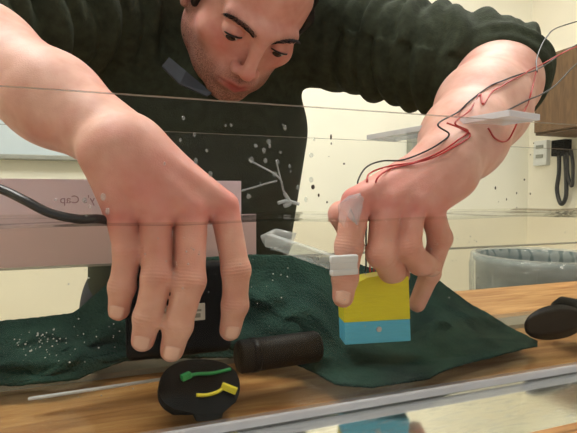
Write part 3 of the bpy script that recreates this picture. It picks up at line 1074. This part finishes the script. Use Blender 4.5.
# loose clear strip laid across the top edges
sa, sb = P(540, 124, YF - .004), P(394, 139, YB + .003)
sa[2] = sb[2] = Z_TOP + .0005
d = sb - sa; d[2] = 0; Ls = np.linalg.norm(d); d /= Ls
w = np.array([-d[1], d[0], 0])
bm = bmesh.new()
add_box(bm, (0, -.040, 0), (Ls + .0, .0, .005), .0003, 1, frame(sa, d, -w, (0, 0, 1)))
bm.normal_update()
for f in bm.faces: f.material_index = 1 if abs(f.normal.z) > .9 else 0
strip = from_bm('acrylic_strip', bm, [M_FROST, M_CLEARROD], None, False)
tag(strip, 'frosted clear acrylic strip lying across the tank top beside the wires', 'strip')

# ------------------------------------------------------------------ towel
cols = [  # px, top y, bottom y
    (-90, 330, 392), (0, 322, 385), (40, 318, 383), (75, 314, 380), (100, 290, 370), (120, 272, 362), (150, 262, 358), (200, 258, 358), (245, 255, 358),
    (290, 256, 362), (320, 258, 374), (340, 260, 384), (370, 268, 387), (400, 272, 386), (430, 277, 378), (450, 290, 368), (480, 310, 360), (510, 328, 352), (537, 342, 346)]
nu, nv = 200, 46
pxs = np.linspace(-90, 537, nu)
tp = np.interp(pxs, [c[0] for c in cols], [c[1] for c in cols])
bt = np.interp(pxs, [c[0] for c in cols], [c[2] for c in cols])
VT = np.zeros((nu, nv, 3))


def wob(x, y, s):
    return (math.sin(x * 31 + y * 55 + s) + .6 * math.sin(x * 67 - y * 92 + 2.1 * s) + .4 * math.sin(x * 120 + y * 140 + s * 3)) / 2


for i in range(nu):
    b = PZ(pxs[i], bt[i], Z_FLOOR + .004)
    b[1] = max(b[1], YF + PT + .004)
    t = P(pxs[i], tp[i], YB - PT - .008)
    if t[2] < Z_FLOOR + .004: t = PZ(pxs[i], tp[i], Z_FLOOR + .004)
    if t[1] < b[1]: t[1] = b[1]
    H_ = t[2] - b[2]
    fade = min(1, (537 - pxs[i]) / 60)
    for j in range(nv):
        v = j / (nv - 1)
        p = b + (t - b) * v
        # low apron in front that climbs towards the back
        p[2] = b[2] + H_ * (v ** (1.35 + 1.6 * math.exp(-((pxs[i] - 378) / 48) ** 4)))
        ridge = math.sin(math.pi * min(v * 1.15, 1))
        p[2] += fade * (1 - .75 * math.exp(-((pxs[i] - 378) / 45) ** 4)) * ridge * (.010 * wob(p[0], p[1] * 1.5, 1.0) + .004 * wob(p[0] * 2.3, p[1] * 2, 4.0))
        p[1] += fade * ridge * (-.006 + .006 * wob(p[0] * 1.4, v * .3, 2.0))
        p[0] += fade * .003 * wob(v * .4, p[0], 3)
        p[1] = min(max(p[1], YF + PT + .003), YB - PT - .004)
        p[2] = max(p[2], Z_FLOOR + .003) + .0008 * random.random()
        VT[i, j] = p
Fc = [(i * nv + j, (i + 1) * nv + j, (i + 1) * nv + j + 1, i * nv + j + 1) for i in range(nu - 1) for j in range(nv - 1)]
towel = from_np('towel', VT.reshape(-1, 3), Fc, M_TOWEL)
sd = towel.modifiers.new('thick', 'SOLIDIFY'); sd.thickness = .0025; sd.offset = 0
tag(towel, 'crumpled dark green terry towel lying in the tank behind the block', 'towel')

# ------------------------------------------------------------------ yellow and blue block
o0 = P(345, 345, .336); o1 = P(411, 341, .322)
bx = o1 - o0; bw = np.linalg.norm(bx); bx /= bw
bz = np.array([0.02, 0.05, 1.0]); bz -= bx * (bz @ bx); bz /= np.linalg.norm(bz)
by = np.cross(bz, bx)
bh = np.linalg.norm(P(411, 277, .322) - o1)
split = bh * .34
dep = .024
Mb = frame(o0, bx, by, bz)
blk = empty('printed_block', o0, 'yellow and light blue plastic block held between the fingers in the water', 'block')
box('blue_base', (0, 0, 0), (bw, dep, split), M_BLUE, blk, .0007, Mb)
bm = bmesh.new()
add_prism(bm, [(0, split + .0002), (bw, split + .0002), (bw, bh), (bw * .80, bh * 1.01), (bw * .62, bh * 1.04), (bw * .38, bh * 1.015), (bw * .2, bh * .93), (0, bh * .80)], -dep, 0,
          Mb @ Matrix(((1, 0, 0, 0), (0, 0, -1, 0), (0, 1, 0, 0), (0, 0, 0, 1))))
bmesh.ops.recalc_face_normals(bm, faces=bm.faces)
from_bm('yellow_cap', bm, M_YELLOW, blk, False)
bm = bmesh.new()
bmesh.ops.create_cone(bm, cap_ends=True, segments=20, radius1=.0024, radius2=.0020, depth=.0012, matrix=Mb @ Matrix.Translation((bw * .52, -.0006, split * .62)) @ Matrix.Rotation(math.pi / 2, 4, 'X'))
add_box(bm, (-.0014, -.0003, -.0003), (.0014, .0003, .0003), 0, 1, Mb @ Matrix.Translation((bw * .52, -.0013, split * .62)))
from_bm('screw', bm, M_STEEL, blk, False)

# ------------------------------------------------------------------ wires
def wire(name, pts, mat, label, r=.00075):
    o = tube(name, catmull(pts, 10), r, mat, None, 7)
    tag(o, label, 'wire')
    return o


def SK(px, py, fallback, lift=.0022):
    """point just in front of the arm or hand at this place, else at distance fallback"""
    v = fwd + (px - 288.5) / F * rgt - (py - 216.5) / F * upv
    vl = np.linalg.norm(v); v = v / vl
    t = .2
    for _ in range(60):
        d = S.eval((CAM + v * t)[None])[0]
        if d < .0003: return CAM + v * (t - lift)
        t += max(d * .8, .0003)
        if t > .8: break
    return CAM + v * fallback * vl


wire('wire', [P(366, 272, .336), P(366, 240, .334), P(366, 205, .352), P(358, 187, .352), P(360, 176, .352), SK(368, 166, .40), SK(382, 161, .40), SK(402, 160, .4), SK(424, 152, .40), SK(440, 143, .4), SK(449, 134, .4), PD(438, 124, .372), SK(458, 112, .42), SK(472, 99, .43), SK(490, 86, .45), SK(502, 81, .46), SK(512, 77, .46, .003), SK(524, 73, .47, .004), PD(540, 68, .50), PD(600, 36, .56), PD(690, 30, .66), (1.02, .50, .10), (1.10, 0.40, Z_TABLE + .0012), (1.16, 0.32, Z_TABLE + .0012)],
     M_WIRE, 'black wire that loops over the back of the hand and up past the elbow')
wire('wire', [P(370, 272, .338), P(370, 240, .336), P(372, 205, .354), SK(367, 181, .36), SK(372, 172, .40), SK(390, 166, .4), SK(415, 162, .40), SK(440, 152, .4), SK(458, 140, .4), SK(468, 131, .40), PD(455, 123, .365), SK(470, 110, .42), SK(480, 94, .42), SK(483, 104, .42), SK(492, 92, .43), SK(502, 86, .45), SK(512, 80, .45, .003), SK(524, 74, .46, .004), PD(540, 65, .495), PD(600, 40, .55), PD(690, 36, .66), (1.02, .50, .10), (1.10, 0.41, Z_TABLE + .0012), (1.16, 0.33, Z_TABLE + .0012)],
     M_RED, 'red wire that loops beside the black wire in front of the elbow')
wire('wire', [P(374, 272, .340), P(374, 240, .338), P(378, 200, .348), SK(376, 181, .36), SK(388, 170, .36), SK(410, 164, .36), SK(432, 158, .36), SK(452, 148, .36), SK(470, 136, .36), SK(462, 129, .36), PD(447, 123, .37)],
     M_RED, 'second red wire whose end lies under the acrylic strip')
wire('wire', [PD(496, 116, .37), SK(512, 108, .40), SK(528, 100, .43), PD(552, 88, .47), PD(600, 52, .56), PD(690, 50, .66), (1.02, .50, .10), (1.10, 0.44, Z_TABLE + .0012), (1.16, 0.36, Z_TABLE + .0012)], M_WIRE, 'black wire slanting from the acrylic strip to the right below the others')
wire('wire', [PD(537, 72, .47), PD(537, 58, .49), PD(546, 38, .52), PD(562, 26, .55), PD(610, 17, .60), PD(690, 22, .66), (1.02, .50, .10), (1.10, 0.38, Z_TABLE + .0012), (1.16, 0.30, Z_TABLE + .0012)], M_WIRE, 'thin dark wire arching high above the elbow in front of the wall')
wire('wire', [SK(536, 72, .48), SK(532, 90, .46), SK(526, 108, .44), PD(519, 119, .40), SK(508, 140, .4), SK(496, 139, .4), SK(488, 128, .4)], M_RED, 'loose red wire hanging down in front of the forearm')

# ------------------------------------------------------------------ clear rod with white tape (in front of the index finger)
ra, rb = P(268, 240, .372), P(338, 264, .308)
rd = rb - ra; rl = np.linalg.norm(rd); rd /= rl
rz = np.array([0, 0, 1.0]); rz -= rd * (rz @ rd); rz /= np.linalg.norm(rz); ry = np.cross(rz, rd)
rod = empty('clear_bracket', ra, 'hazy clear plastic bar with white taped end in front of the index finger', 'bracket')
box('bar', (0, -.004, -.0055), (rl, .004, .0055), M_CLEARROD, rod, .001, frame(ra, rd, ry, rz))
bm = bmesh.new()
ca, cb = P(330, 266, .3035), P(357, 264, .3035)
xx = cb - ca; cl = np.linalg.norm(xx); xx /= cl
yy = np.array([0, 1.0, 0]); yy -= xx * (yy @ xx); yy /= np.linalg.norm(yy); zz = np.cross(xx, yy)
Mc = frame(ca, xx, yy, zz)
add_box(bm, (0, -.003, .0015), (cl, .002, .0075), .0012, 2, Mc)
add_box(bm, (0, -.003, -.0075), (cl, .002, -.0028), .0012, 2, Mc)
add_box(bm, (.0005, -.0022, -.004), (cl - .0005, .0012, .004), .0005, 1, Mc)
from_bm('taped_end', bm, M_TAPE, rod, True)['label'] = 'white tape wrapped round the end of the bar'
bm = bmesh.new()
add_tube(bm, [P(262, 240, .378), P(276, 235, .376), P(292, 238, .372), P(288, 246, .370), P(270, 247, .374)], [.004, .006, .006, .005, .003], 10)
from_bm('rounded_end', bm, M_CLEARROD, rod, True)
# wet highlight on the thumb side of the hand, built as a hazy film
film_px = [(338, 205), (348, 196), (360, 193), (364, 200), (361, 214), (358, 226), (353, 222), (351, 208), (347, 216), (344, 228), (339, 222)]
bm = bmesh.new()
vs = [bm.verts.new(Vector(P(x, y, .3068 + .0008 * ((k * 7) % 3)).tolist())) for k, (x, y) in enumerate(film_px)]
bm.faces.new(vs)
bmesh.ops.triangulate(bm, faces=bm.faces)
bmesh.ops.subdivide_edges(bm, edges=bm.edges[:], cuts=2)
for v in bm.verts: v.co.y += random.uniform(-.0008, .0008)
o = from_bm('wet_highlight_film', bm, M_FILM, None, True)
so = o.modifiers.new('thick', 'SOLIDIFY'); so.thickness = .0004
tag(o, 'small hazy film imitating the wet highlight on the knuckle above the water', 'film')

# branched piece of clear plastic stuck to the inside of the back panel
br = empty('branched_offcut', P(283, 206, YB - .012), 'clear branched plastic offcut stuck to the back panel beneath the chin', 'offcut')
Y_ = YB - .010
tube('stem', catmull([P(276, 160, Y_), P(281, 180, Y_), P(284, 192, Y_), P(290, 203, Y_), P(284, 206, Y_)], 6), [.0008] * 7 + [.0012] * 6 + [.0020] * 8 + [.0022] * 4, M_CLEARROD, br)
tube('branch', catmull([P(249, 160, Y_), P(262, 167, Y_), P(275, 174, Y_), P(281, 180, Y_)], 6), .0009, M_CLEARROD, br)
tube('branch', catmull([P(241, 191, Y_), P(255, 187, Y_), P(268, 183, Y_), P(277, 181, Y_)], 6), .0009, M_CLEARROD, br)
tube('foot', catmull([P(278, 203, Y_), P(287, 201, Y_), P(299, 204, Y_)], 6), .0018, M_CLEARROD, br)

# ------------------------------------------------------------------ pink paper on the outside of the back panel
YP = YB + .0015
pl = [P(-160, 184, YP), P(241, 181, YP), P(241, 216, YP), P(256, 216, YP), P(256, 259, YP), P(-160, 259, YP)]
ztop, zbot = pl[1][2], zr + .0015
outl = [(-.36, ztop), (pl[1][0], ztop), (pl[1][0], Z_WATER), (pl[3][0], Z_WATER), (pl[3][0], zbot), (-.36, zbot)]
paper = empty('paper_sheet', (pl[1][0], YP, zbot), 'pink paper strip behind the tank with reversed lettering showing through', 'paper')
bm = bmesh.new()
add_prism(bm, outl, -.0004, .0004, Matrix(((1, 0, 0, 0), (0, 0, -1, YP), (0, 1, 0, 0), (0, 0, 0, 1))))
bmesh.ops.recalc_face_normals(bm, faces=bm.faces)
from_bm('sheet', bm, M_PAPER, paper, False)
tx = bpy.data.curves.new('lettering_curve', 'FONT'); tx.body = "y's Cap"; tx.size = .0100; tx.extrude = .00008
to = bpy.data.objects.new('lettering_tmp', tx); col.objects.link(to)
bpy.context.view_layer.update()
tm = bpy.data.meshes.new_from_object(to.evaluated_get(bpy.context.evaluated_depsgraph_get()))
bpy.data.objects.remove(to)
pr = P(95, 203, YP)
tm.transform(Matrix(((-1, 0, 0, pr[0]), (0, 0, -1, YP - .0006), (0, 1, 0, pr[2]), (0, 0, 0, 1))))
link('lettering', tm, M_INK, paper, False)

# black cable at the left
o = tube('cable', catmull([P(-60, 168, .36), P(0, 189, .345), P(24, 200, .335), P(50, 213, .330), P(78, 219, .330), P(100, 219, .338), P(118, 226, .352), P(136, 246, .362), P(146, 272, .370)], 10), .0031, M_RUBBER, None, 12)
tag(o, 'thick black cable entering the water at the left hand', 'cable')

# ------------------------------------------------------------------ black unit under the left hand
unit = empty('motor_unit', P(190, 364, .372), 'black underwater motor unit with white label behind the fingers at left', 'motor')
ua, ub = P(126, 364, .364), P(232, 262, .364)
bm = bmesh.new(); add_box(bm, (ua[0], .3635, ua[2]), (ub[0], .384, ub[2]), .006, 4)
from_bm('housing', bm, M_BLACKM, unit, True)
la, lb = P(157, 324, .363), P(205, 303, .363)
lab_ = box('label_plate', (la[0], .3625, la[2]), (lb[0], .3640, lb[2]), M_WHITE, unit, .0005)
lab_['label'] = 'white printed label'
bm = bmesh.new()
for fx, fz, ww, hh in ((.08, .2, .30, .10), (.08, .55, .42, .10), (.62, .25, .10, .42), (.78, .18, .12, .25), (.78, .55, .14, .12)):
    x = la[0] + (lb[0] - la[0]) * fx; z = la[2] + (lb[2] - la[2]) * fz
    add_box(bm, (x, .3622, z), (x + (lb[0] - la[0]) * ww, .3627, z + (lb[2] - la[2]) * hh))
from_bm('label_marks', bm, M_GREY, lab_, False)

# black disc with a lug and two cable ties
guard = empty('black_disc', P(208, 424, .302), 'black round plastic disc with notched lug and two cable ties on the tank floor', 'disc')
yd = lambda py: .2960 + (425 - py) / 66 * .042          # the disc leans back from its lug
ol = [(206, 426), (214, 426), (222, 424), (223, 413), (230, 407), (237, 399), (240, 388), (238, 376), (231, 367), (218, 361), (200, 359), (182, 361), (168, 368), (160, 379), (159, 392), (164, 402), (174, 409), (188, 412), (195, 414), (197, 424), (204, 425)]
q0, q1, q2 = P(208, 425, yd(425)), P(160, 372, yd(372)), P(240, 372, yd(372))
fn_ = np.cross(q1 - q0, q2 - q0); fn_ /= np.linalg.norm(fn_)
if fn_[1] < 0: fn_ = -fn_


def on_disc(px, py, lift=0.0):
    v = fwd + (px - 288.5) / F * rgt - (py - 216.5) / F * upv
    return CAM + v * (((q0 - CAM) @ fn_) / (v @ fn_)) - (fn_ if fn_[1] > 0 else -fn_) * lift


rim = [tuple(p) for p in catmull(ol[4:17], 4)]          # smooth round rim, sharp lug
ol = ol[:4] + rim + ol[17:]
fp = [on_disc(x, y) for x, y in ol]
if fn_[1] < 0: fn_ = -fn_
bm = bmesh.new()
A = [bm.verts.new(Vector(p.tolist())) for p in fp]; B_ = [bm.verts.new(Vector((p + fn_ * .007).tolist())) for p in fp]
bm.faces.new(A); bm.faces.new(B_[::-1])
for i in range(len(A)): bm.faces.new((A[i], A[(i + 1) % len(A)], B_[(i + 1) % len(A)], B_[i]))
bmesh.ops.recalc_face_normals(bm, faces=bm.faces)
for v in bm.verts: v.co.z = max(v.co.z, Z_FLOOR + .0002)
from_bm('disc_plate', bm, M_BLACKM, guard, False)


def tie(name, strap, head, mat, lab):
    r = tube(name, catmull([on_disc(x, y, .0012) for x, y in strap], 6), .0013, mat, guard, 8)
    r['label'] = lab
    a, b = [on_disc(x, y, .002) for x, y in head]
    dd = b - a; ll = np.linalg.norm(dd); dd /= ll
    n = np.cross(np.array([0, -1.0, 0]), dd); n /= np.linalg.norm(n)
    box('tie_head', (0, -.0022, -.0022), (ll, .0022, .0022), mat, r, .0005, frame(a, dd, np.cross(n, dd), n))


tie('green_tie', [(186, 378), (196, 375), (212, 374), (230, 370)], ((181, 380), (190, 376)), M_GREENTIE, 'green cable tie')
tie('yellow_tie', [(196, 396), (206, 396), (217, 393), (224, 388)], ((221, 387), (236, 393)), M_YELTIE, 'yellow cable tie')

# thin rod on the tank floor; its whitish colour paints in the glare line
g0, g1 = PZ(28, 399, Z_FLOOR + .002), PZ(163, 379, Z_FLOOR + .002)
o = tube('glare_rod', [g0, g0 * .99 + g1 * .01, g0 * .01 + g1 * .99, g1], [.0008, .0013, .0013, .0008], M_TAPE, None, 10)
tag(o, 'thin clear rod with its glare painted white on the tank floor before the towel', 'rod')

# dark brown cylinder lying on the towel
ca, cb = P(238, 357, .345), P(318, 346, .352)
motor = empty('brown_cylinder', (ca + cb) / 2, 'dark brown cylinder lying on the towel beside the black disc', 'cylinder')
dd = (cb - ca); ll = np.linalg.norm(dd); dd /= ll
tube('barrel', [ca, ca + dd * .002, cb - dd * .003, cb - dd * .001, cb], [.0115, .0130, .0130, .0120, .010], M_BROWNBAR, motor, 24)
tube('end_ring', [ca + dd * .010, ca + dd * .011, ca + dd * .015, ca + dd * .016], [.0131, .0136, .0136, .0131], M_BLACK, motor, 24)

# ------------------------------------------------------------------ black propeller at the right
pc = P(592, 315, .335)
prop = empty('propeller', (pc[0], pc[1], Z_FLOOR), 'black three-bladed propeller under water at the right end', 'propeller')
vx = np.array([1.0, 0, 0]); vy = np.array([0, 0, 1.0]); vn = np.array([0, -1.0, 0])
R_ = np.linalg.norm(P(525, 322, .335) - pc)
bm = bmesh.new()
bmesh.ops.create_cone(bm, cap_ends=True, segments=28, radius1=.0165, radius2=.013, depth=.02, matrix=frame(pc, vx, vn, vy) @ Matrix.Rotation(math.pi / 2, 4, 'X'))
from_bm('hub', bm, M_BLACK, prop, False)
for ang in (183, 63, 303):
    a = math.radians(ang)
    dirx = vx * math.cos(a) + vy * math.sin(a); per = np.cross(vn, dirx)
    bm = bmesh.new()
    rows = []
    n = 16
    for i in range(n + 1):
        t = i / n
        rr = .008 + (R_ - .008) * t
        wd = .0015 + .0150 * math.sqrt(max(0.0, 1 - ((t - .52) / .49) ** 2))
        tw = math.radians(30 - 22 * t)
        cvec = per * math.cos(tw) + vn * math.sin(tw)
        th_ = np.cross(dirx, cvec) * (.0022 * (1 - .6 * t))
        c = pc + dirx * rr
        rows.append([bm.verts.new(Vector((c + cvec * wd * s_ + th_ * k_).tolist())) for s_, k_ in ((-1, 0), (-.5, .8), (0, 1), (.5, .8), (1, 0), (.5, -.8), (0, -1), (-.5, -.8))])
    for i in range(n):
        for k in range(8):
            bm.faces.new((rows[i][k], rows[i][(k + 1) % 8], rows[i + 1][(k + 1) % 8], rows[i + 1][k]))
    bm.faces.new(rows[0][::-1]); bm.faces.new(rows[-1])
    bmesh.ops.recalc_face_normals(bm, faces=bm.faces)
    from_bm('blade', bm, M_BLACK, prop, True)
tube('nacelle', [pc + (0, .008, 0), pc + (0, .012, 0), pc + (0, .035, 0), pc + (0, .045, 0)], [.010, .013, .012, .004], M_BLACKM, prop, 20)
box('stand', (pc[0] + .008, pc[1] + .016, Z_FLOOR + .0006), (pc[0] + .016, pc[1] + .034, pc[2]), M_BLACKM, prop, .002)

# ------------------------------------------------------------------ bubbles and drops
def blobs(name, items, mat, label, flat=None):
    ico = bmesh.new(); bmesh.ops.create_icosphere(ico, subdivisions=2, radius=1.0)
    iv = np.array([v.co[:] for v in ico.verts]); ifc = np.array([[v.index for v in f.verts] for f in ico.faces]); ico.free()
    Vs, Fs = [], []
    for k, (c, r) in enumerate(items):
        Vs.append(iv * r + c); Fs.append(ifc + k * len(iv))
    o = from_np(name, np.concatenate(Vs), np.concatenate(Fs), mat)
    return tag(o, label, name.split('_')[-1], kind='stuff')


it = []
yi = YF + PT + .0012
for px, py, sx, sy, n in ((45, 345, 30, 14, 55), (105, 335, 40, 20, 16), (190, 255, 45, 25, 26), (70, 262, 40, 30, 8), (275, 280, 22, 28, 12), (350, 300, 20, 30, 12), (480, 238, 60, 12, 20), (95, 395, 50, 10, 8), (430, 262, 60, 20, 12)):
    for _ in range(n):
        x, y = random.gauss(px, sx * .6), random.gauss(py, sy * .6)
        if y > 232 and 0 < x < 576: it.append((P(x, y, yi), random.uniform(.00018, .00055)))
blobs('air_bubbles', it, M_BUBBLE, 'small air bubbles clinging to the inside of the front panel')
it = []
yo = YF + PT + .0004
for px, py, sx, sy, n in ((270, 165, 50, 40, 22), (190, 150, 30, 30, 8), (80, 205, 40, 12, 6)):
    for _ in range(n):
        x, y = random.gauss(px, sx * .6), random.gauss(py, sy * .6)
        if 108 < y < 216: it.append((P(x, y, yo), np.array([1, .4, random.uniform(1, 1.7)]) * random.uniform(.0006, .0017)))
blobs('water_drops', it, M_DROP, 'clear water drops on the front panel above the waterline')
it = []
for _ in range(46):
    x, y = random.uniform(312, 574), random.uniform(142, 208)
    if 345 < x < 470: continue
    it.append((P(x, y, YB - PT - .0004), np.array([1, .4, random.uniform(.8, 1.8)]) * random.uniform(.0005, .0013)))
it.append((P(313, 187, YB - PT - .0005), np.array([.0022, .0006, .0026]))); it.append((P(331, 137, YB - PT - .0005), np.array([.0012, .0006, .0030])))
blobs('dark_specks', it, M_DARKDROP, 'dark drops on the back panel in front of the wall')  # drops given one opaque dark colour

# ------------------------------------------------------------------ things in the room behind
# pale board on the back wall at the left
ba, bb = P(-130, 151, YW - .01), P(150, 112, YW - .01)
board = empty('pinboard', ((ba[0] + bb[0]) / 2, YW, ba[2]), 'pale blue board on the wall seen beneath the left forearm', 'board')
box('board_face', (ba[0], YW - .02, ba[2]), (bb[0], YW - .0005, bb[2]), M_BOARD, board)
box('ledge', (ba[0], YW - .05, ba[2] - .02), (bb[0], YW - .0005, ba[2] - .0005), M_GREY, board, .004)

# grey switch box on the back wall
ga, gb = P(406, 166, YW), P(436, 130, YW)
sw = empty('switch_box', ((ga[0] + gb[0]) / 2, YW, ga[2]), 'grey metal switch box on the wall between arm and acrylic strip', 'switch')
box('case', (ga[0], YW - .05, ga[2]), (gb[0], YW - .0005, gb[2]), M_GREY, sw, .006)
for k in (.3, .7):
    bm = bmesh.new(); bmesh.ops.create_cone(bm, cap_ends=True, segments=16, radius1=.012, radius2=.010, depth=.014, matrix=Matrix.Translation(((ga[0] + gb[0]) / 2, YW - .056, ga[2] + (gb[2] - ga[2]) * k)) @ Matrix.Rotation(math.pi / 2, 4, 'X'))
    from_bm('switch_knob', bm, M_BLACKM, sw, False)


def PX(px, py, X):
    v = fwd + (px - 288.5) / F * rgt - (py - 216.5) / F * upv
    return CAM + v * (X / v[0])


# white bracket and hanging black cables on the right wall
qa, qb = PX(537, 166, XW), PX(551, 140, XW)
hk = empty('wall_socket', ((qa + qb) / 2), 'white socket mounted on the wall near the hanging black cables', 'socket')
ylo, yhi = sorted((qa[1], qb[1]))
box('cover', (XW - .03, ylo, qa[2]), (XW - .0005, yhi, qb[2]), M_WHITE, hk, .004)
for k in (.3, .68):
    box('socket_slot', (XW - .034, ylo + .02, qa[2] + (qb[2] - qa[2]) * k), (XW - .0295, yhi - .02, qa[2] + (qb[2] - qa[2]) * (k + .14)), M_GREY, hk)
hang = empty('hanging_cables', PX(566, 142, XW - .03), 'black cable coil hanging from a hook on the right wall', 'cable')
box('hook_plate', (XW - .05, PX(572, 150, XW)[1], PX(566, 156, XW)[2]), (XW - .0005, PX(558, 150, XW)[1], PX(566, 140, XW)[2]), M_BLACKM, hang, .004)
q = lambda x, y: PX(x, y, XW - .035)
tube('cable_loop', catmull([q(559, 152), q(559, 172), q(557, 190), q(561, 204), q(566, 196), q(566, 172), q(565, 152)], 8), .010, M_RUBBER, hang)
tube('cable_loop', catmull([q(567, 152), q(568, 175), q(572, 186), q(573, 165), q(571, 150)], 8), .008, M_RUBBER, hang)

# brown wall cabinet at the right
cz0, cz1 = EYE + .29, EYE + .665
cab = empty('wall_cabinet', (2.0, 1.2, cz0), 'brown wooden wall cabinet behind the elbow at the right', 'cabinet')
box('cabinet_body', (1.87, .55, cz0), (XW - .0005, 1.72, cz1), M_BROWN, cab, .003)
box('door', (1.85, .56, cz0 + .01), (1.8695, 1.13, cz1 - .01), M_BROWN, cab, .003)
box('door', (1.85, 1.14, cz0 + .01), (1.8695, 1.71, cz1 - .01), M_BROWN, cab, .003)

# waste bin with clear liner
bc = PD(541, 250, 1.50); bc[2] = 0
rim_z = PD(541, 256, 1.50)[2]
rbin = 63 * 1.5 / F
bn = empty('waste_bin', (bc[0], bc[1], ZFLR), 'grey round waste bin with clear plastic liner standing behind the table', 'bin')


def lathe(name, prof, mat, parent, c, seg=40, jit=0.0):
    bm = bmesh.new(); rows = []
    for r, z in prof:
        rows.append([bm.verts.new((c[0] + (r + jit * math.sin(k * 2.7 + z * 60)) * math.cos(2 * math.pi * k / seg), c[1] + (r + jit * math.sin(k * 2.7 + z * 60)) * math.sin(2 * math.pi * k / seg), z)) for k in range(seg)])
    for i in range(len(rows) - 1):
        for k in range(seg):
            bm.faces.new((rows[i][k], rows[i][(k + 1) % seg], rows[i + 1][(k + 1) % seg], rows[i + 1][k]))
    bmesh.ops.recalc_face_normals(bm, faces=bm.faces)
    return from_bm(name, bm, mat, parent)


lathe('bin_body', [(0.001, ZFLR + .001), (rbin * .78, ZFLR + .001), (rbin * .96, rim_z - .02), (rbin, rim_z - .018), (rbin, rim_z), (rbin * .96, rim_z), (rbin * .94, rim_z - .03), (rbin * .76, ZFLR + .02), (.001, ZFLR + .02)], M_BIN, bn, bc)
o = lathe('bin_liner', [(rbin * .92, rim_z - .25), (rbin * .93, rim_z - .02), (rbin * .97, rim_z + .008), (rbin * 1.03, rim_z + .004), (rbin * 1.05, rim_z - .04), (rbin * 1.03, rim_z - .14), (rbin * 1.06, rim_z - .17)], M_BAG, bn, bc, 64, .006)
o['label'] = 'clear plastic bin liner folded over the rim'
